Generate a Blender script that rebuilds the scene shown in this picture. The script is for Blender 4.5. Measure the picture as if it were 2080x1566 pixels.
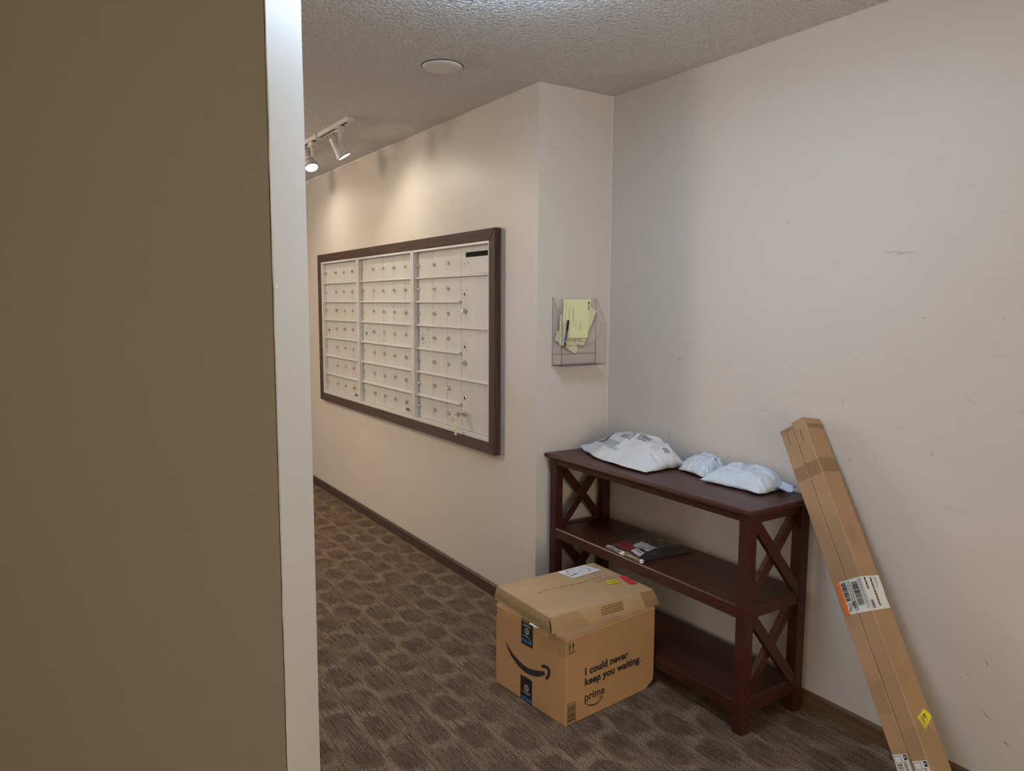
import bpy, bmesh, math, random
from mathutils import Vector, Matrix, noise

for o in list(bpy.data.objects):
    bpy.data.objects.remove(o)
S = bpy.context.scene
C = S.collection
V = Vector

# ------------------------------------------------------------------ camera
F_PX = 1514.24
cam_d = bpy.data.cameras.new('camera')
cam = bpy.data.objects.new('camera', cam_d)
C.objects.link(cam)
cam_d.sensor_fit = 'HORIZONTAL'
cam_d.sensor_width = 36.0
cam_d.lens = F_PX * 36.0 / 2080.0
cam_d.clip_start = 0.02
yaw, pitch, roll = 0.577, 0.1091, 0.0046
fw = V((-math.cos(yaw) * math.cos(pitch), math.sin(yaw) * math.cos(pitch), -math.sin(pitch)))
r0 = fw.cross(V((0, 0, 1))).normalized()
u0 = r0.cross(fw)
rt = math.cos(roll) * r0 + math.sin(roll) * u0
up = -math.sin(roll) * r0 + math.cos(roll) * u0
M = Matrix((rt, up, -fw)).transposed().to_4x4()
M.translation = V((2.7564, -1.9283, 1.4798))
cam.matrix_world = M
S.camera = cam

# ------------------------------------------------------------------ world, exposure, light levels
world = bpy.data.worlds.new('world')
S.world = world
world.use_nodes = True
world.node_tree.nodes['Background'].inputs[0].default_value = (0.55, 0.62, 0.75, 1)
world.node_tree.nodes['Background'].inputs[1].default_value = 0.3
S.view_settings.view_transform = 'Standard'
S.view_settings.look = 'None'
S.view_settings.gamma = 1.0
S.view_settings.use_curve_mapping = False
S.view_settings.exposure = 0.0

LAMP_MAIN = 38.5                # emission of the cool bowl light in front of the shelf
LAMP_MAIN_COL = (0.60, 0.78, 1.0) 
LOBBY_FILL = 10.0                # added fill dome, unseen behind the camera
LOBBY_FILL_COL = (1.0, 0.86, 0.66)
SPOT_W = 6.4                # track spotlights
SPOT_COL = (1.0, 0.91, 0.77) 
DAY_W = 55.0               # daylight through the window at the far end of the hall
DAY_COL = (0.98, 0.97, 0.92) 
HALL_FILL = 80.0                # added fill dome in the hall, hidden behind the foreground wall
HALL_FILL_COL = (1.0, 0.76, 0.52) 
FRONT_FILL_W = 32.0                # added warm fill through an unseen opening in the front wall
FRONT_FILL_COL = (1.0, 0.83, 0.58) 
BACK_FILL_W = 98.0                # added warm fill through an unseen opening behind the camera
BACK_FILL_COL = (1.0, 0.85, 0.58) 

H = 2.44
D = 0.4226
HB = 0.064

# ------------------------------------------------------------------ materials
MATS = {}


def mat(name, col, rough=0.6, metal=0.0, spec=0.5, build=None, **kw):
    m = bpy.data.materials.new(name)
    m.use_nodes = True
    nt = m.node_tree
    b = nt.nodes['Principled BSDF']
    b.inputs['Base Color'].default_value = (*col, 1)
    b.inputs['Roughness'].default_value = rough
    b.inputs['Metallic'].default_value = metal
    b.inputs['Specular IOR Level'].default_value = spec
    for k, v in kw.items():
        b.inputs[k].default_value = v
    if build:
        build(nt, b)
    MATS[name] = m
    return m


def N(nt, t, **kw):
    n = nt.nodes.new(t)
    for k, v in kw.items():
        if k in n.inputs:
            n.inputs[k].default_value = v
        else:
            setattr(n, k, v)
    return n


def coords(nt, scale=(1, 1, 1), kind='Object', rot=(0, 0, 0)):
    tc = N(nt, 'ShaderNodeTexCoord')
    mp = N(nt, 'ShaderNodeMapping')
    mp.inputs['Scale'].default_value = scale
    mp.inputs['Rotation'].default_value = rot
    nt.links.new(tc.outputs[kind], mp.inputs['Vector'])
    return mp.outputs['Vector']


def noise_n(nt, vec, scale, detail=4, rough=0.55, dist=0.0):
    n = N(nt, 'ShaderNodeTexNoise')
    n.inputs['Scale'].default_value = scale
    n.inputs['Detail'].default_value = detail
    n.inputs['Roughness'].default_value = rough
    n.inputs['Distortion'].default_value = dist
    nt.links.new(vec, n.inputs['Vector'])
    return n.outputs['Fac']


def ramp(nt, fac, stops):
    r = N(nt, 'ShaderNodeValToRGB')
    el = r.color_ramp.elements
    while len(el) < len(stops):
        el.new(0.5)
    for e, (p, c) in zip(el, stops):
        e.position = p
        e.color = (*c, 1) if len(c) == 3 else c
    nt.links.new(fac, r.inputs['Fac'])
    return r.outputs['Color']


def mix(nt, fac, a, b, mode='MIX'):
    m = N(nt, 'ShaderNodeMix', data_type='RGBA', blend_type=mode)
    for sock, v in ((m.inputs[0], fac), (m.inputs[6], a), (m.inputs[7], b)):
        if isinstance(v, bpy.types.NodeSocket):
            nt.links.new(v, sock)
        elif isinstance(v, (int, float)):
            sock.default_value = v
        else:
            sock.default_value = (*v, 1)
    return m.outputs[2]


def bump(nt, b, h, strength, dist):
    n = N(nt, 'ShaderNodeBump')
    n.inputs['Strength'].default_value = strength
    n.inputs['Distance'].default_value = dist
    nt.links.new(h, n.inputs['Height'])
    nt.links.new(n.outputs['Normal'], b.inputs['Normal'])


def setcol(nt, b, c):
    nt.links.new(c, b.inputs['Base Color'])


def wall_build(col, dirt):
    def f(nt, b):
        v = coords(nt)
        n1 = noise_n(nt, v, 1.3, 3)
        c = ramp(nt, n1, [(0.3, tuple(x * 0.965 for x in col)), (0.7, col)])
        vs = coords(nt, (2.2, 2.2, 9.0))
        n2 = noise_n(nt, vs, 2.6, 6, 0.7)
        c = mix(nt, ramp(nt, n2, [(0.60, (0, 0, 0)), (0.80, (dirt,) * 3)]), c, tuple(x * 0.72 for x in col))
        vf = coords(nt, (5, 5, 3))
        n3 = noise_n(nt, vf, 7.0, 3, 0.6)
        c = mix(nt, ramp(nt, n3, [(0.70, (0, 0, 0)), (0.82, (dirt,) * 3)]), c, tuple(x * 0.6 for x in col))
        setcol(nt, b, c)
        bump(nt, b, noise_n(nt, coords(nt), 160, 2), 0.10, 0.002)
    return f


CREAM = (0.66, 0.605, 0.555)
mat('wall_paint', CREAM, 0.42, spec=0.45, build=wall_build(CREAM, 0.10))
mat('wall_paint_scuffed', CREAM, 0.48, spec=0.4, build=wall_build(CREAM, 0.42))
TAN_SHADED = (0.245, 0.214, 0.166)  # wall paint darkened to tan: shade on this face is put into the colour
mat('tan_shaded_face', TAN_SHADED, 0.6, spec=0.3, build=wall_build(TAN_SHADED, 0.05))
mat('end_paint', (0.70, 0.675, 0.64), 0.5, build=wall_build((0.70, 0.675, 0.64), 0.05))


def ceiling_build(nt, b):
    v = coords(nt)
    n1 = noise_n(nt, v, 75, 3, 0.6, 0.6)
    vor = N(nt, 'ShaderNodeTexVoronoi', feature='SMOOTH_F1')
    vor.inputs['Scale'].default_value = 95
    nt.links.new(v, vor.inputs['Vector'])
    add = N(nt, 'ShaderNodeMath', operation='SUBTRACT')
    nt.links.new(n1, add.inputs[0])
    nt.links.new(vor.outputs['Distance'], add.inputs[1])
    bump(nt, b, add.outputs[0], 1.0, 0.017)
    setcol(nt, b, ramp(nt, noise_n(nt, v, 130, 2), [(0.35, (0.80, 0.79, 0.785)), (0.65, (0.93, 0.925, 0.92))]))


mat('popcorn_ceiling', (0.6, 0.58, 0.56), 0.75, spec=0.35, build=ceiling_build)


def carpet_build(nt, b):
    # blocks of darker yarn, staggered, drawn out along the hall; loop streaks along x
    tc = N(nt, 'ShaderNodeTexCoord')
    wob = N(nt, 'ShaderNodeTexNoise')
    wob.inputs['Scale'].default_value = 26
    wob.inputs['Detail'].default_value = 2
    nt.links.new(tc.outputs['Object'], wob.inputs['Vector'])
    sc = N(nt, 'ShaderNodeVectorMath', operation='MULTIPLY_ADD')
    sc.inputs[1].default_value = (0.075, 0.035, 0)
    nt.links.new(wob.outputs['Color'], sc.inputs[0])
    nt.links.new(tc.outputs['Object'], sc.inputs[2])
    # soft rounded blobs on a staggered lattice
    sep = N(nt, 'ShaderNodeSeparateXYZ')
    nt.links.new(sc.outputs[0], sep.inputs[0])

    def mth(op, a, b=None):
        n = N(nt, 'ShaderNodeMath', operation=op)
        for i, q in enumerate((a, b)):
            if q is None:
                continue
            if isinstance(q, (int, float)):
                n.inputs[i].default_value = q
            else:
                nt.links.new(q, n.inputs[i])
        return n.outputs[0]
    row = mth('FLOOR', mth('DIVIDE', sep.outputs[1], 0.125))
    fy = mth('SUBTRACT', mth('FRACT', mth('DIVIDE', sep.outputs[1], 0.125)), 0.5)
    wn = N(nt, 'ShaderNodeTexWhiteNoise', noise_dimensions='1D')
    nt.links.new(row, wn.inputs['W'])
    xs = mth('ADD', mth('DIVIDE', sep.outputs[0], 0.205), mth('ADD', mth('MULTIPLY', row, 0.5), mth('MULTIPLY', wn.outputs['Value'], 0.22)))
    fx_ = mth('SUBTRACT', mth('FRACT', xs), 0.5)
    d4 = mth('ADD', mth('POWER', mth('ABSOLUTE', mth('MULTIPLY', fx_, 2.45)), 3.2), mth('POWER', mth('ABSOLUTE', mth('MULTIPLY', fy, 2.25)), 3.2))
    blob = N(nt, 'ShaderNodeMapRange', interpolation_type='SMOOTHSTEP')
    blob.inputs['From Min'].default_value = 0.35
    blob.inputs['From Max'].default_value = 1.35
    nt.links.new(d4, blob.inputs['Value'])
    streak = noise_n(nt, coords(nt, (8, 170, 1)), 1.0, 1, 0.5)
    streak2 = noise_n(nt, coords(nt, (13, 240, 1)), 1.0, 1, 0.5)
    grain = noise_n(nt, coords(nt), 300, 2, 0.65)
    patch = noise_n(nt, coords(nt, (3.4, 5.0, 1)), 1.7, 3, 0.6)
    light, dark = (0.250, 0.185, 0.127), (0.122, 0.084, 0.062)
    fac = mix(nt, ramp(nt, patch, [(0.38, (0.05,) * 3), (0.58, (1,) * 3)]), (0.45,) * 3, blob.outputs[0])
    c = mix(nt, fac, dark, light)
    # runs of dark and of pale yarn along the hall
    c = mix(nt, ramp(nt, streak, [(0.56, (0,) * 3), (0.61, (0.8,) * 3)]), c, (0.075, 0.050, 0.037))
    c = mix(nt, ramp(nt, streak2, [(0.60, (0,) * 3), (0.68, (0.6,) * 3)]), c, (0.27, 0.20, 0.145))
    c = mix(nt, 1.0, c, ramp(nt, grain, [(0.36, (0.30,) * 3), (0.64, (1.75,) * 3)]), 'MULTIPLY')
    grain2 = noise_n(nt, coords(nt, (1, 1.6, 1)), 130, 2, 0.6)
    c = mix(nt, 1.0, c, ramp(nt, grain2, [(0.36, (0.70,) * 3), (0.64, (1.28,) * 3)]), 'MULTIPLY')
    setcol(nt, b, c)
    bump(nt, b, grain, 0.8, 0.006)


mat('carpet', (0.15, 0.11, 0.08), 0.95, spec=0.1, build=carpet_build)


def wood_build(lo, hi, sx, scale=1.0, bmp=0.15):
    def f(nt, b):
        v = coords(nt, sx)
        n = noise_n(nt, v, scale, 6, 0.65, 0.4)
        setcol(nt, b, ramp(nt, n, [(0.3, lo), (0.7, hi)]))
        bump(nt, b, n, bmp, 0.002)
    return f


mat('frame_wood_x', (0.06, 0.03, 0.02), 0.6, spec=0.3, build=wood_build((0.030, 0.014, 0.009), (0.105, 0.052, 0.032), (5, 90, 90)))
mat('frame_wood_z', (0.06, 0.03, 0.02), 0.6, spec=0.3, build=wood_build((0.030, 0.014, 0.009), (0.105, 0.052, 0.032), (90, 90, 5)))
mat('baseboard_wood', (0.1, 0.05, 0.03), 0.45, build=wood_build((0.085, 0.045, 0.022), (0.165, 0.095, 0.050), (4, 70, 70)))
mat('baseboard_dark', (0.06, 0.03, 0.02), 0.5, build=wood_build((0.040, 0.021, 0.014), (0.078, 0.042, 0.027), (4, 70, 70)))
mat('mahogany', (0.06, 0.02, 0.014), 0.36, spec=0.33, build=wood_build((0.040, 0.0102, 0.0078), (0.069, 0.0182, 0.0132), (6, 30, 30), 1.2, 0.05))
mat('mahogany_dust', (0.16, 0.10, 0.085), 0.7, spec=0.2, build=wood_build((0.055, 0.022, 0.017), (0.17, 0.115, 0.095), (20, 40, 40), 1.2, 0.05))


def alu_build(col):
    def f(nt, b):
        v = coords(nt, (30, 1, 2.5))
        n = noise_n(nt, v, 1.0, 4, 0.6)
        g = noise_n(nt, coords(nt, (6, 1, 6)), 1.0, 4, 0.6)
        c = ramp(nt, n, [(0.3, tuple(x * 0.93 for x in col)), (0.7, col)])
        c = mix(nt, ramp(nt, g, [(0.55, (0, 0, 0)), (0.78, (0.4,) * 3)]), c, tuple(x * 0.72 for x in col))
        setcol(nt, b, c)
    return f


mat('door_aluminium', (0.62, 0.60, 0.57), 0.45, 0.1, build=alu_build((0.60, 0.585, 0.56)))
mat('rail_aluminium', (0.66, 0.65, 0.63), 0.42, 0.15, build=alu_build((0.68, 0.67, 0.65)))
mat('chrome', (0.62, 0.60, 0.56), 0.25, 0.9)
mat('brass', (0.58, 0.46, 0.24), 0.3, 0.9)
mat('dark_hole', (0.010, 0.010, 0.010), 0.8, spec=0.1)
mat('black_print', (0.018, 0.017, 0.017), 0.6)
mat('grey_print', (0.10, 0.10, 0.11), 0.6)
mat('blue_print', (0.06, 0.22, 0.45), 0.5)
mat('pale_print', (0.45, 0.43, 0.40), 0.5)
mat('dim_print', (0.17, 0.16, 0.155), 0.6)
mat('brown_print', (0.20, 0.115, 0.05), 0.7)
mat('tape_black', (0.014, 0.018, 0.024), 0.35)
mat('white_plastic', (0.74, 0.73, 0.72), 0.45)
mat('white_enamel', (0.66, 0.65, 0.64), 0.35)
mat('caulk', (0.76, 0.75, 0.74), 0.4)
mat('paper_label', (0.74, 0.75, 0.77), 0.55)
mat('yellow_paper', (0.78, 0.80, 0.46), 0.7)
mat('pale_yellow_paper', (0.72, 0.70, 0.47), 0.7)
mat('yellow_sticker', (0.80, 0.74, 0.02), 0.45)
mat('red_sticker', (0.62, 0.03, 0.035), 0.5)
mat('orange_strip', (0.80, 0.17, 0.025), 0.5)
mat('pen_blue', (0.03, 0.06, 0.30), 0.3)
mat('black_plastic', (0.012, 0.012, 0.014), 0.35)
mat('black_fabric', (0.030, 0.028, 0.032), 0.8, build=lambda nt, b: bump(nt, b, noise_n(nt, coords(nt), 60, 4), 0.4, 0.01))
mat('red_fabric', (0.22, 0.020, 0.030), 0.75)
mat('gold_print', (0.30, 0.19, 0.05), 0.5)
mat('scuff', (0.16, 0.14, 0.13), 0.8)
mat('plaster_chip', (0.82, 0.82, 0.82), 0.8)


def card_build(col, streak=(1, 1, 1)):
    def f(nt, b):
        n = noise_n(nt, coords(nt, (2.5, 2.5, 2.5)), 3.0, 5, 0.6)
        c = ramp(nt, n, [(0.3, tuple(x * 0.90 for x in col)), (0.7, tuple(x * 1.05 for x in col))])
        g = noise_n(nt, coords(nt), 260, 2, 0.7)
        c = mix(nt, 0.5, c, ramp(nt, g, [(0.3, (0.86,) * 3), (0.7, (1.12,) * 3)]), 'MULTIPLY')
        setcol(nt, b, c)
        bump(nt, b, noise_n(nt, coords(nt, (60, 60, 4)), 3.0, 2), 0.12, 0.001)
    return f


mat('cardboard', (0.475, 0.278, 0.138), 0.72, spec=0.3, build=card_build((0.475, 0.278, 0.138)))
mat('cardboard_flat', (0.49, 0.325, 0.18), 0.66, spec=0.35, build=card_build((0.49, 0.325, 0.18)))
mat('cardboard_tube', (0.405, 0.250, 0.148), 0.70, spec=0.3, build=card_build((0.405, 0.250, 0.148)))
mat('cardboard_edge', (0.62, 0.46, 0.29), 0.8)


def tape_build(col, alpha):
    def f(nt, b):
        b.inputs['Alpha'].default_value = alpha
        bump(nt, b, noise_n(nt, coords(nt, (9, 9, 9)), 6.0, 5, 0.7, 1.0), 0.5, 0.01)
    return f


mat('brown_tape', (0.36, 0.21, 0.10), 0.25, build=tape_build((0.36, 0.21, 0.10), 0.40))
mat('clear_tape', (0.52, 0.38, 0.20), 0.18, build=tape_build((0.52, 0.38, 0.20), 0.28))


def poly_build(nt, b):
    n = noise_n(nt, coords(nt), 22, 5, 0.6, 0.5)
    bump(nt, b, n, 0.12, 0.01)
    b.inputs['Subsurface Weight'].default_value = 0.0


mat('poly_white', (0.61, 0.69, 0.79), 0.32, spec=0.5, build=poly_build)
mat('poly_white_warm', (0.68, 0.70, 0.73), 0.32, spec=0.5, build=poly_build)
mat('pink_print', (0.66, 0.52, 0.54), 0.5)


def film_mat(name, tint, alpha, rough=0.12):
    m = bpy.data.materials.new(name)
    m.use_nodes = True
    nt = m.node_tree
    nt.nodes.clear()
    out = N(nt, 'ShaderNodeOutputMaterial')
    tr = N(nt, 'ShaderNodeBsdfTransparent')
    tr.inputs[0].default_value = (*tint, 1)
    gl = N(nt, 'ShaderNodeBsdfGlossy')
    gl.inputs['Roughness'].default_value = rough
    gl.inputs['Color'].default_value = (0.9, 0.9, 0.92, 1)
    fr = N(nt, 'ShaderNodeLayerWeight')
    fr.inputs[0].default_value = 0.5
    pw = N(nt, 'ShaderNodeMath', operation='POWER')
    pw.inputs[1].default_value = 3.0
    nt.links.new(fr.outputs['Facing'], pw.inputs[0])
    mul = N(nt, 'ShaderNodeMath', operation='MULTIPLY_ADD')
    mul.inputs[1].default_value = 0.35
    mul.inputs[2].default_value = alpha
    nt.links.new(pw.outputs[0], mul.inputs[0])
    mx = N(nt, 'ShaderNodeMixShader')
    nt.links.new(mul.outputs[0], mx.inputs[0])
    nt.links.new(tr.outputs[0], mx.inputs[1])
    nt.links.new(gl.outputs[0], mx.inputs[2])
    nt.links.new(mx.outputs[0], out.inputs[0])
    MATS[name] = m


film_mat('clear_film', (0.86, 0.84, 0.84), 0.09, 0.22)
film_mat('clear_acrylic', (0.985, 0.978, 0.985), 0.01, 0.08)
film_mat('acrylic_edge', (0.62, 0.56, 0.60), 0.06, 0.1)


def emit(name, col, s):
    m = bpy.data.materials.new(name)
    m.use_nodes = True
    nt = m.node_tree
    nt.nodes.clear()
    out = N(nt, 'ShaderNodeOutputMaterial')
    e = N(nt, 'ShaderNodeEmission')
    e.inputs[0].default_value = (*col, 1)
    e.inputs[1].default_value = s
    nt.links.new(e.outputs[0], out.inputs[0])
    MATS[name] = m


emit('dome_glow', LAMP_MAIN_COL, LAMP_MAIN)
emit('fill_glow_lobby', LOBBY_FILL_COL, LOBBY_FILL)
emit('fill_glow_hall', HALL_FILL_COL, HALL_FILL)
emit('lamp_glow', (1.0, 0.9, 0.72), 14.0)

# ------------------------------------------------------------------ mesh helpers


class MB:
    """collects geometry in a local frame, then links it as one mesh object"""

    def __init__(self, o=(0, 0, 0), x=(1, 0, 0), y=(0, 1, 0), z=(0, 0, 1)):
        self.v, self.f = [], []
        self.set(o, x, y, z)

    def set(self, o, x=(1, 0, 0), y=(0, 1, 0), z=(0, 0, 1)):
        self.o, self.x, self.y, self.z = V(o), V(x), V(y), V(z)
        return self

    def P(self, a, b, c):
        return self.o + self.x * a + self.y * b + self.z * c

    def box(self, a0, a1, b0, b1, c0, c1):
        n = len(self.v)
        for c in (c0, c1):
            for a, b in ((a0, b0), (a1, b0), (a1, b1), (a0, b1)):
                self.v.append(self.P(a, b, c))
        self.f += [tuple(n + i for i in q) for q in ((3, 2, 1, 0), (4, 5, 6, 7), (0, 1, 5, 4), (1, 2, 6, 5), (2, 3, 7, 6), (3, 0, 4, 7))]
        return self

    def hexa(self, pts):
        """eight points: bottom ring then top ring"""
        n = len(self.v)
        self.v += [self.P(*p) for p in pts]
        self.f += [tuple(n + i for i in q) for q in ((3, 2, 1, 0), (4, 5, 6, 7), (0, 1, 5, 4), (1, 2, 6, 5), (2, 3, 7, 6), (3, 0, 4, 7))]
        return self

    def prism(self, pts, c0, c1):
        n, k = len(self.v), len(pts)
        for c in (c0, c1):
            self.v += [self.P(a, b, c) for a, b in pts]
        self.f.append(tuple(n + i for i in reversed(range(k))))
        self.f.append(tuple(n + k + i for i in range(k)))
        for i in range(k):
            j = (i + 1) % k
            self.f.append((n + i, n + j, n + k + j, n + k + i))
        return self

    def disc(self, a, b, r, c0, c1, k=16, rb=None, sq=1.0):
        rb = r if rb is None else rb
        n = len(self.v)
        for c, rr in ((c0, rb), (c1, r)):
            for i in range(k):
                t = 2 * math.pi * i / k
                self.v.append(self.P(a + rr * math.cos(t), b + rr * sq * math.sin(t), c))
        self.f.append(tuple(n + i for i in reversed(range(k))))
        self.f.append(tuple(n + k + i for i in range(k)))
        for i in range(k):
            j = (i + 1) % k
            self.f.append((n + i, n + j, n + k + j, n + k + i))
        return self

    def lathe(self, prof, k=28, caps=True):
        """profile (radius, height) about local z"""
        n = len(self.v)
        for r, h in prof:
            for i in range(k):
                t = 2 * math.pi * i / k
                self.v.append(self.P(r * math.cos(t), r * math.sin(t), h))
        for s in range(len(prof) - 1):
            for i in range(k):
                j = (i + 1) % k
                self.f.append((n + s * k + i, n + s * k + j, n + (s + 1) * k + j, n + (s + 1) * k + i))
        if caps:
            self.f.append(tuple(n + i for i in reversed(range(k))))
            m = n + (len(prof) - 1) * k
            self.f.append(tuple(m + i for i in range(k)))
        return self

    def tube(self, pts, r, k=10):
        pts = [V(p) for p in pts]
        n = len(self.v)
        for i, p in enumerate(pts):
            d = (pts[min(i + 1, len(pts) - 1)] - pts[max(i - 1, 0)]).normalized()
            a = d.orthogonal().normalized() if i == 0 else (a - d * a.dot(d)).normalized()
            b = d.cross(a)
            rr = r[i] if isinstance(r, (list, tuple)) else r
            for j in range(k):
                t = 2 * math.pi * j / k
                q = p + (a * math.cos(t) + b * math.sin(t)) * rr
                self.v.append(self.P(*q))
        for i in range(len(pts) - 1):
            for j in range(k):
                l = (j + 1) % k
                self.f.append((n + i * k + j, n + i * k + l, n + (i + 1) * k + l, n + (i + 1) * k + j))
        self.f.append(tuple(n + i for i in reversed(range(k))))
        m = n + (len(pts) - 1) * k
        self.f.append(tuple(m + i for i in range(k)))
        return self

    def grid(self, fn, nu, nv):
        n = len(self.v)
        for i in range(nu + 1):
            for j in range(nv + 1):
                self.v.append(self.P(*fn(i / nu, j / nv)))
        for i in range(nu):
            for j in range(nv):
                a = n + i * (nv + 1) + j
                self.f.append((a, a + nv + 1, a + nv + 2, a + 1))
        return self

    def mesh(self, name, bevel=0.0, seg=2, smooth=False, recalc=True):
        me = bpy.data.meshes.new(name)
        bm = bmesh.new()
        vs = [bm.verts.new(v) for v in self.v]
        for f in self.f:
            try:
                bm.faces.new([vs[i] for i in f])
            except ValueError:
                pass
        if recalc:
            bmesh.ops.recalc_face_normals(bm, faces=bm.faces)
        if bevel:
            es = [e for e in bm.edges if len(e.link_faces) == 2 and e.calc_face_angle(0) > 0.5]
            bmesh.ops.bevel(bm, geom=es, offset=bevel, segments=seg, affect='EDGES', profile=0.5)
        if smooth:
            for f in bm.faces:
                f.smooth = True
        bm.to_mesh(me)
        bm.free()
        return me

    def build(self, name, m, parent=None, bevel=0.0, seg=2, smooth=False, recalc=True):
        o = bpy.data.objects.new(name, self.mesh(name, bevel, seg, smooth, recalc))
        C.objects.link(o)
        o.data.materials.append(MATS[m])
        if smooth and bevel:
            pass
        if parent:
            link(o, parent)
        return o


def rootpos(o):
    p = V((0, 0, 0))
    while o:
        p += o.location
        o = o.parent
    return p


def link(o, parent):
    """parent keeping the mesh where it was modelled (world coordinates, all parents unrotated)"""
    o.parent = parent
    o.location = o.location - rootpos(parent)


def tag(o, label, cat, group=None):
    o['label'] = label
    o['category'] = cat
    if group:
        o['group'] = group
    return o


def thing(name, label, cat, loc, group=None):
    o = bpy.data.objects.new(name, None)
    C.objects.link(o)
    o.location = loc
    o.empty_display_size = 0.05
    return tag(o, label, cat, group)


def struct(o):
    o['kind'] = 'structure'
    return o


def plane_box(name, m, a, b, **kw):
    return MB().box(a[0], b[0], a[1], b[1], a[2], b[2]).build(name, m, **kw)


def text_into(name, s, size, m, parent, o, x, y, z, weight=0.0, spacing=1.0, squeeze=1.0, align='LEFT'):
    cu = bpy.data.curves.new('lettering', 'FONT')
    cu.body = s
    cu.size = size
    cu.offset = weight
    cu.extrude = 0.0
    cu.space_character = spacing
    cu.align_x = align
    cu.resolution_u = 3
    t = bpy.data.objects.new('lettering', cu)
    C.objects.link(t)
    dg = bpy.context.evaluated_depsgraph_get()
    me = bpy.data.meshes.new_from_object(t.evaluated_get(dg))
    bpy.data.objects.remove(t)
    bpy.data.curves.remove(cu)
    o, x, y, z = V(o), V(x), V(y), V(z)
    for v in me.vertices:
        v.co = o + x * (v.co.x * squeeze) + y * v.co.y + z * 0.0006
    me.materials.clear()
    me.materials.append(MATS[m])
    ob = bpy.data.objects.new(name, me)
    C.objects.link(ob)
    if parent:
        link(ob, parent)
    return ob


# ------------------------------------------------------------------ room shell
X_END, X_FAR, Y_FRONT = -5.2, 6.4, -4.6
struct(plane_box('floor', 'carpet', (X_END, Y_FRONT, -0.06), (X_FAR, 1.6, 0)))
struct(plane_box('ceiling', 'popcorn_ceiling', (X_END, Y_FRONT, H), (X_FAR, 1.6, H + 0.06)))
XE = -3.42
wm = struct(plane_box('wall_mailbox', 'wall_paint', (XE, 0, 0), (0, 0.42, H)))
# the return (facing the camera) is the end of the thick mailbox wall: its own skin of paint
wr = struct(plane_box('wall_right', 'wall_paint_scuffed', (0, D, 0), (X_FAR, D + 0.12, H)))
struct(plane_box('wall_recess', 'wall_paint', (XE - 0.02, 0.42, 0), (0, 0.54, H)))
struct(plane_box('wall_hall', 'wall_paint', (X_END, 1.45, 0), (XE, 1.57, H)))
# opening with mullions added for the warm front fill, left of the camera
xf0, xf1, zf0, zf1 = 1.7, 5.2, 0.08, 2.2
wf = MB()
wf.box(X_END, xf0, Y_FRONT - 0.12, Y_FRONT, 0, H).box(xf1, X_FAR, Y_FRONT - 0.12, Y_FRONT, 0, H)
wf.box(xf0, xf1, Y_FRONT - 0.12, Y_FRONT, 0, zf0).box(xf0, xf1, Y_FRONT - 0.12, Y_FRONT, zf1, H)
struct(wf.build('wall_front', 'wall_paint'))
wd = MB()
for k in range(5):
    a = xf0 + (xf1 - xf0 - 0.05) * k / 4
    wd.box(a, a + 0.05, Y_FRONT - 0.07, Y_FRONT - 0.02, zf0, zf1)
for a in (zf0, zf1 - 0.05):
    wd.box(xf0, xf1, Y_FRONT - 0.07, Y_FRONT - 0.02, a, a + 0.05)
struct(wd.build('fill_window_3', 'frame_wood_x'))
ld = bpy.data.lights.new('front_fill_light', 'AREA')
ld.shape = 'RECTANGLE'
ld.size, ld.size_y = xf1 - xf0, zf1 - zf0
ld.energy = FRONT_FILL_W
ld.color = FRONT_FILL_COL
lo = bpy.data.objects.new('front_fill_light', ld)
C.objects.link(lo)
lo.location = ((xf0 + xf1) / 2, Y_FRONT - 0.1, (zf0 + zf1) / 2)
lo.rotation_euler = (math.pi / 2, 0, 0)
# opening with mullions added for the warm fill behind the camera
yb0, yb1, zb0, zb1 = -3.6, 0.1, 0.08, 2.25
bk = MB()
bk.box(X_FAR, X_FAR + 0.12, Y_FRONT, yb0, 0, H).box(X_FAR, X_FAR + 0.12, yb1, D + 0.12, 0, H)
bk.box(X_FAR, X_FAR + 0.12, yb0, yb1, 0, zb0).box(X_FAR, X_FAR + 0.12, yb0, yb1, zb1, H)
struct(bk.build('wall_back', 'wall_paint'))
wd = MB()
for k in range(5):
    a = yb0 + (yb1 - yb0 - 0.05) * k / 4
    wd.box(X_FAR + 0.02, X_FAR + 0.07, a, a + 0.05, zb0, zb1)
for a in (zb0, zb1 - 0.05):
    wd.box(X_FAR + 0.02, X_FAR + 0.07, yb0, yb1, a, a + 0.05)
struct(wd.build('fill_window_2', 'white_enamel'))
ld = bpy.data.lights.new('back_fill_light', 'AREA')
ld.shape = 'RECTANGLE'
ld.size, ld.size_y = zb1 - zb0, yb1 - yb0
ld.energy = BACK_FILL_W
ld.color = BACK_FILL_COL
lo = bpy.data.objects.new('back_fill_light', ld)
C.objects.link(lo)
lo.location = (X_FAR + 0.1, (yb0 + yb1) / 2, (zb0 + zb1) / 2)
lo.rotation_euler = (0, math.pi / 2, 0)
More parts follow.
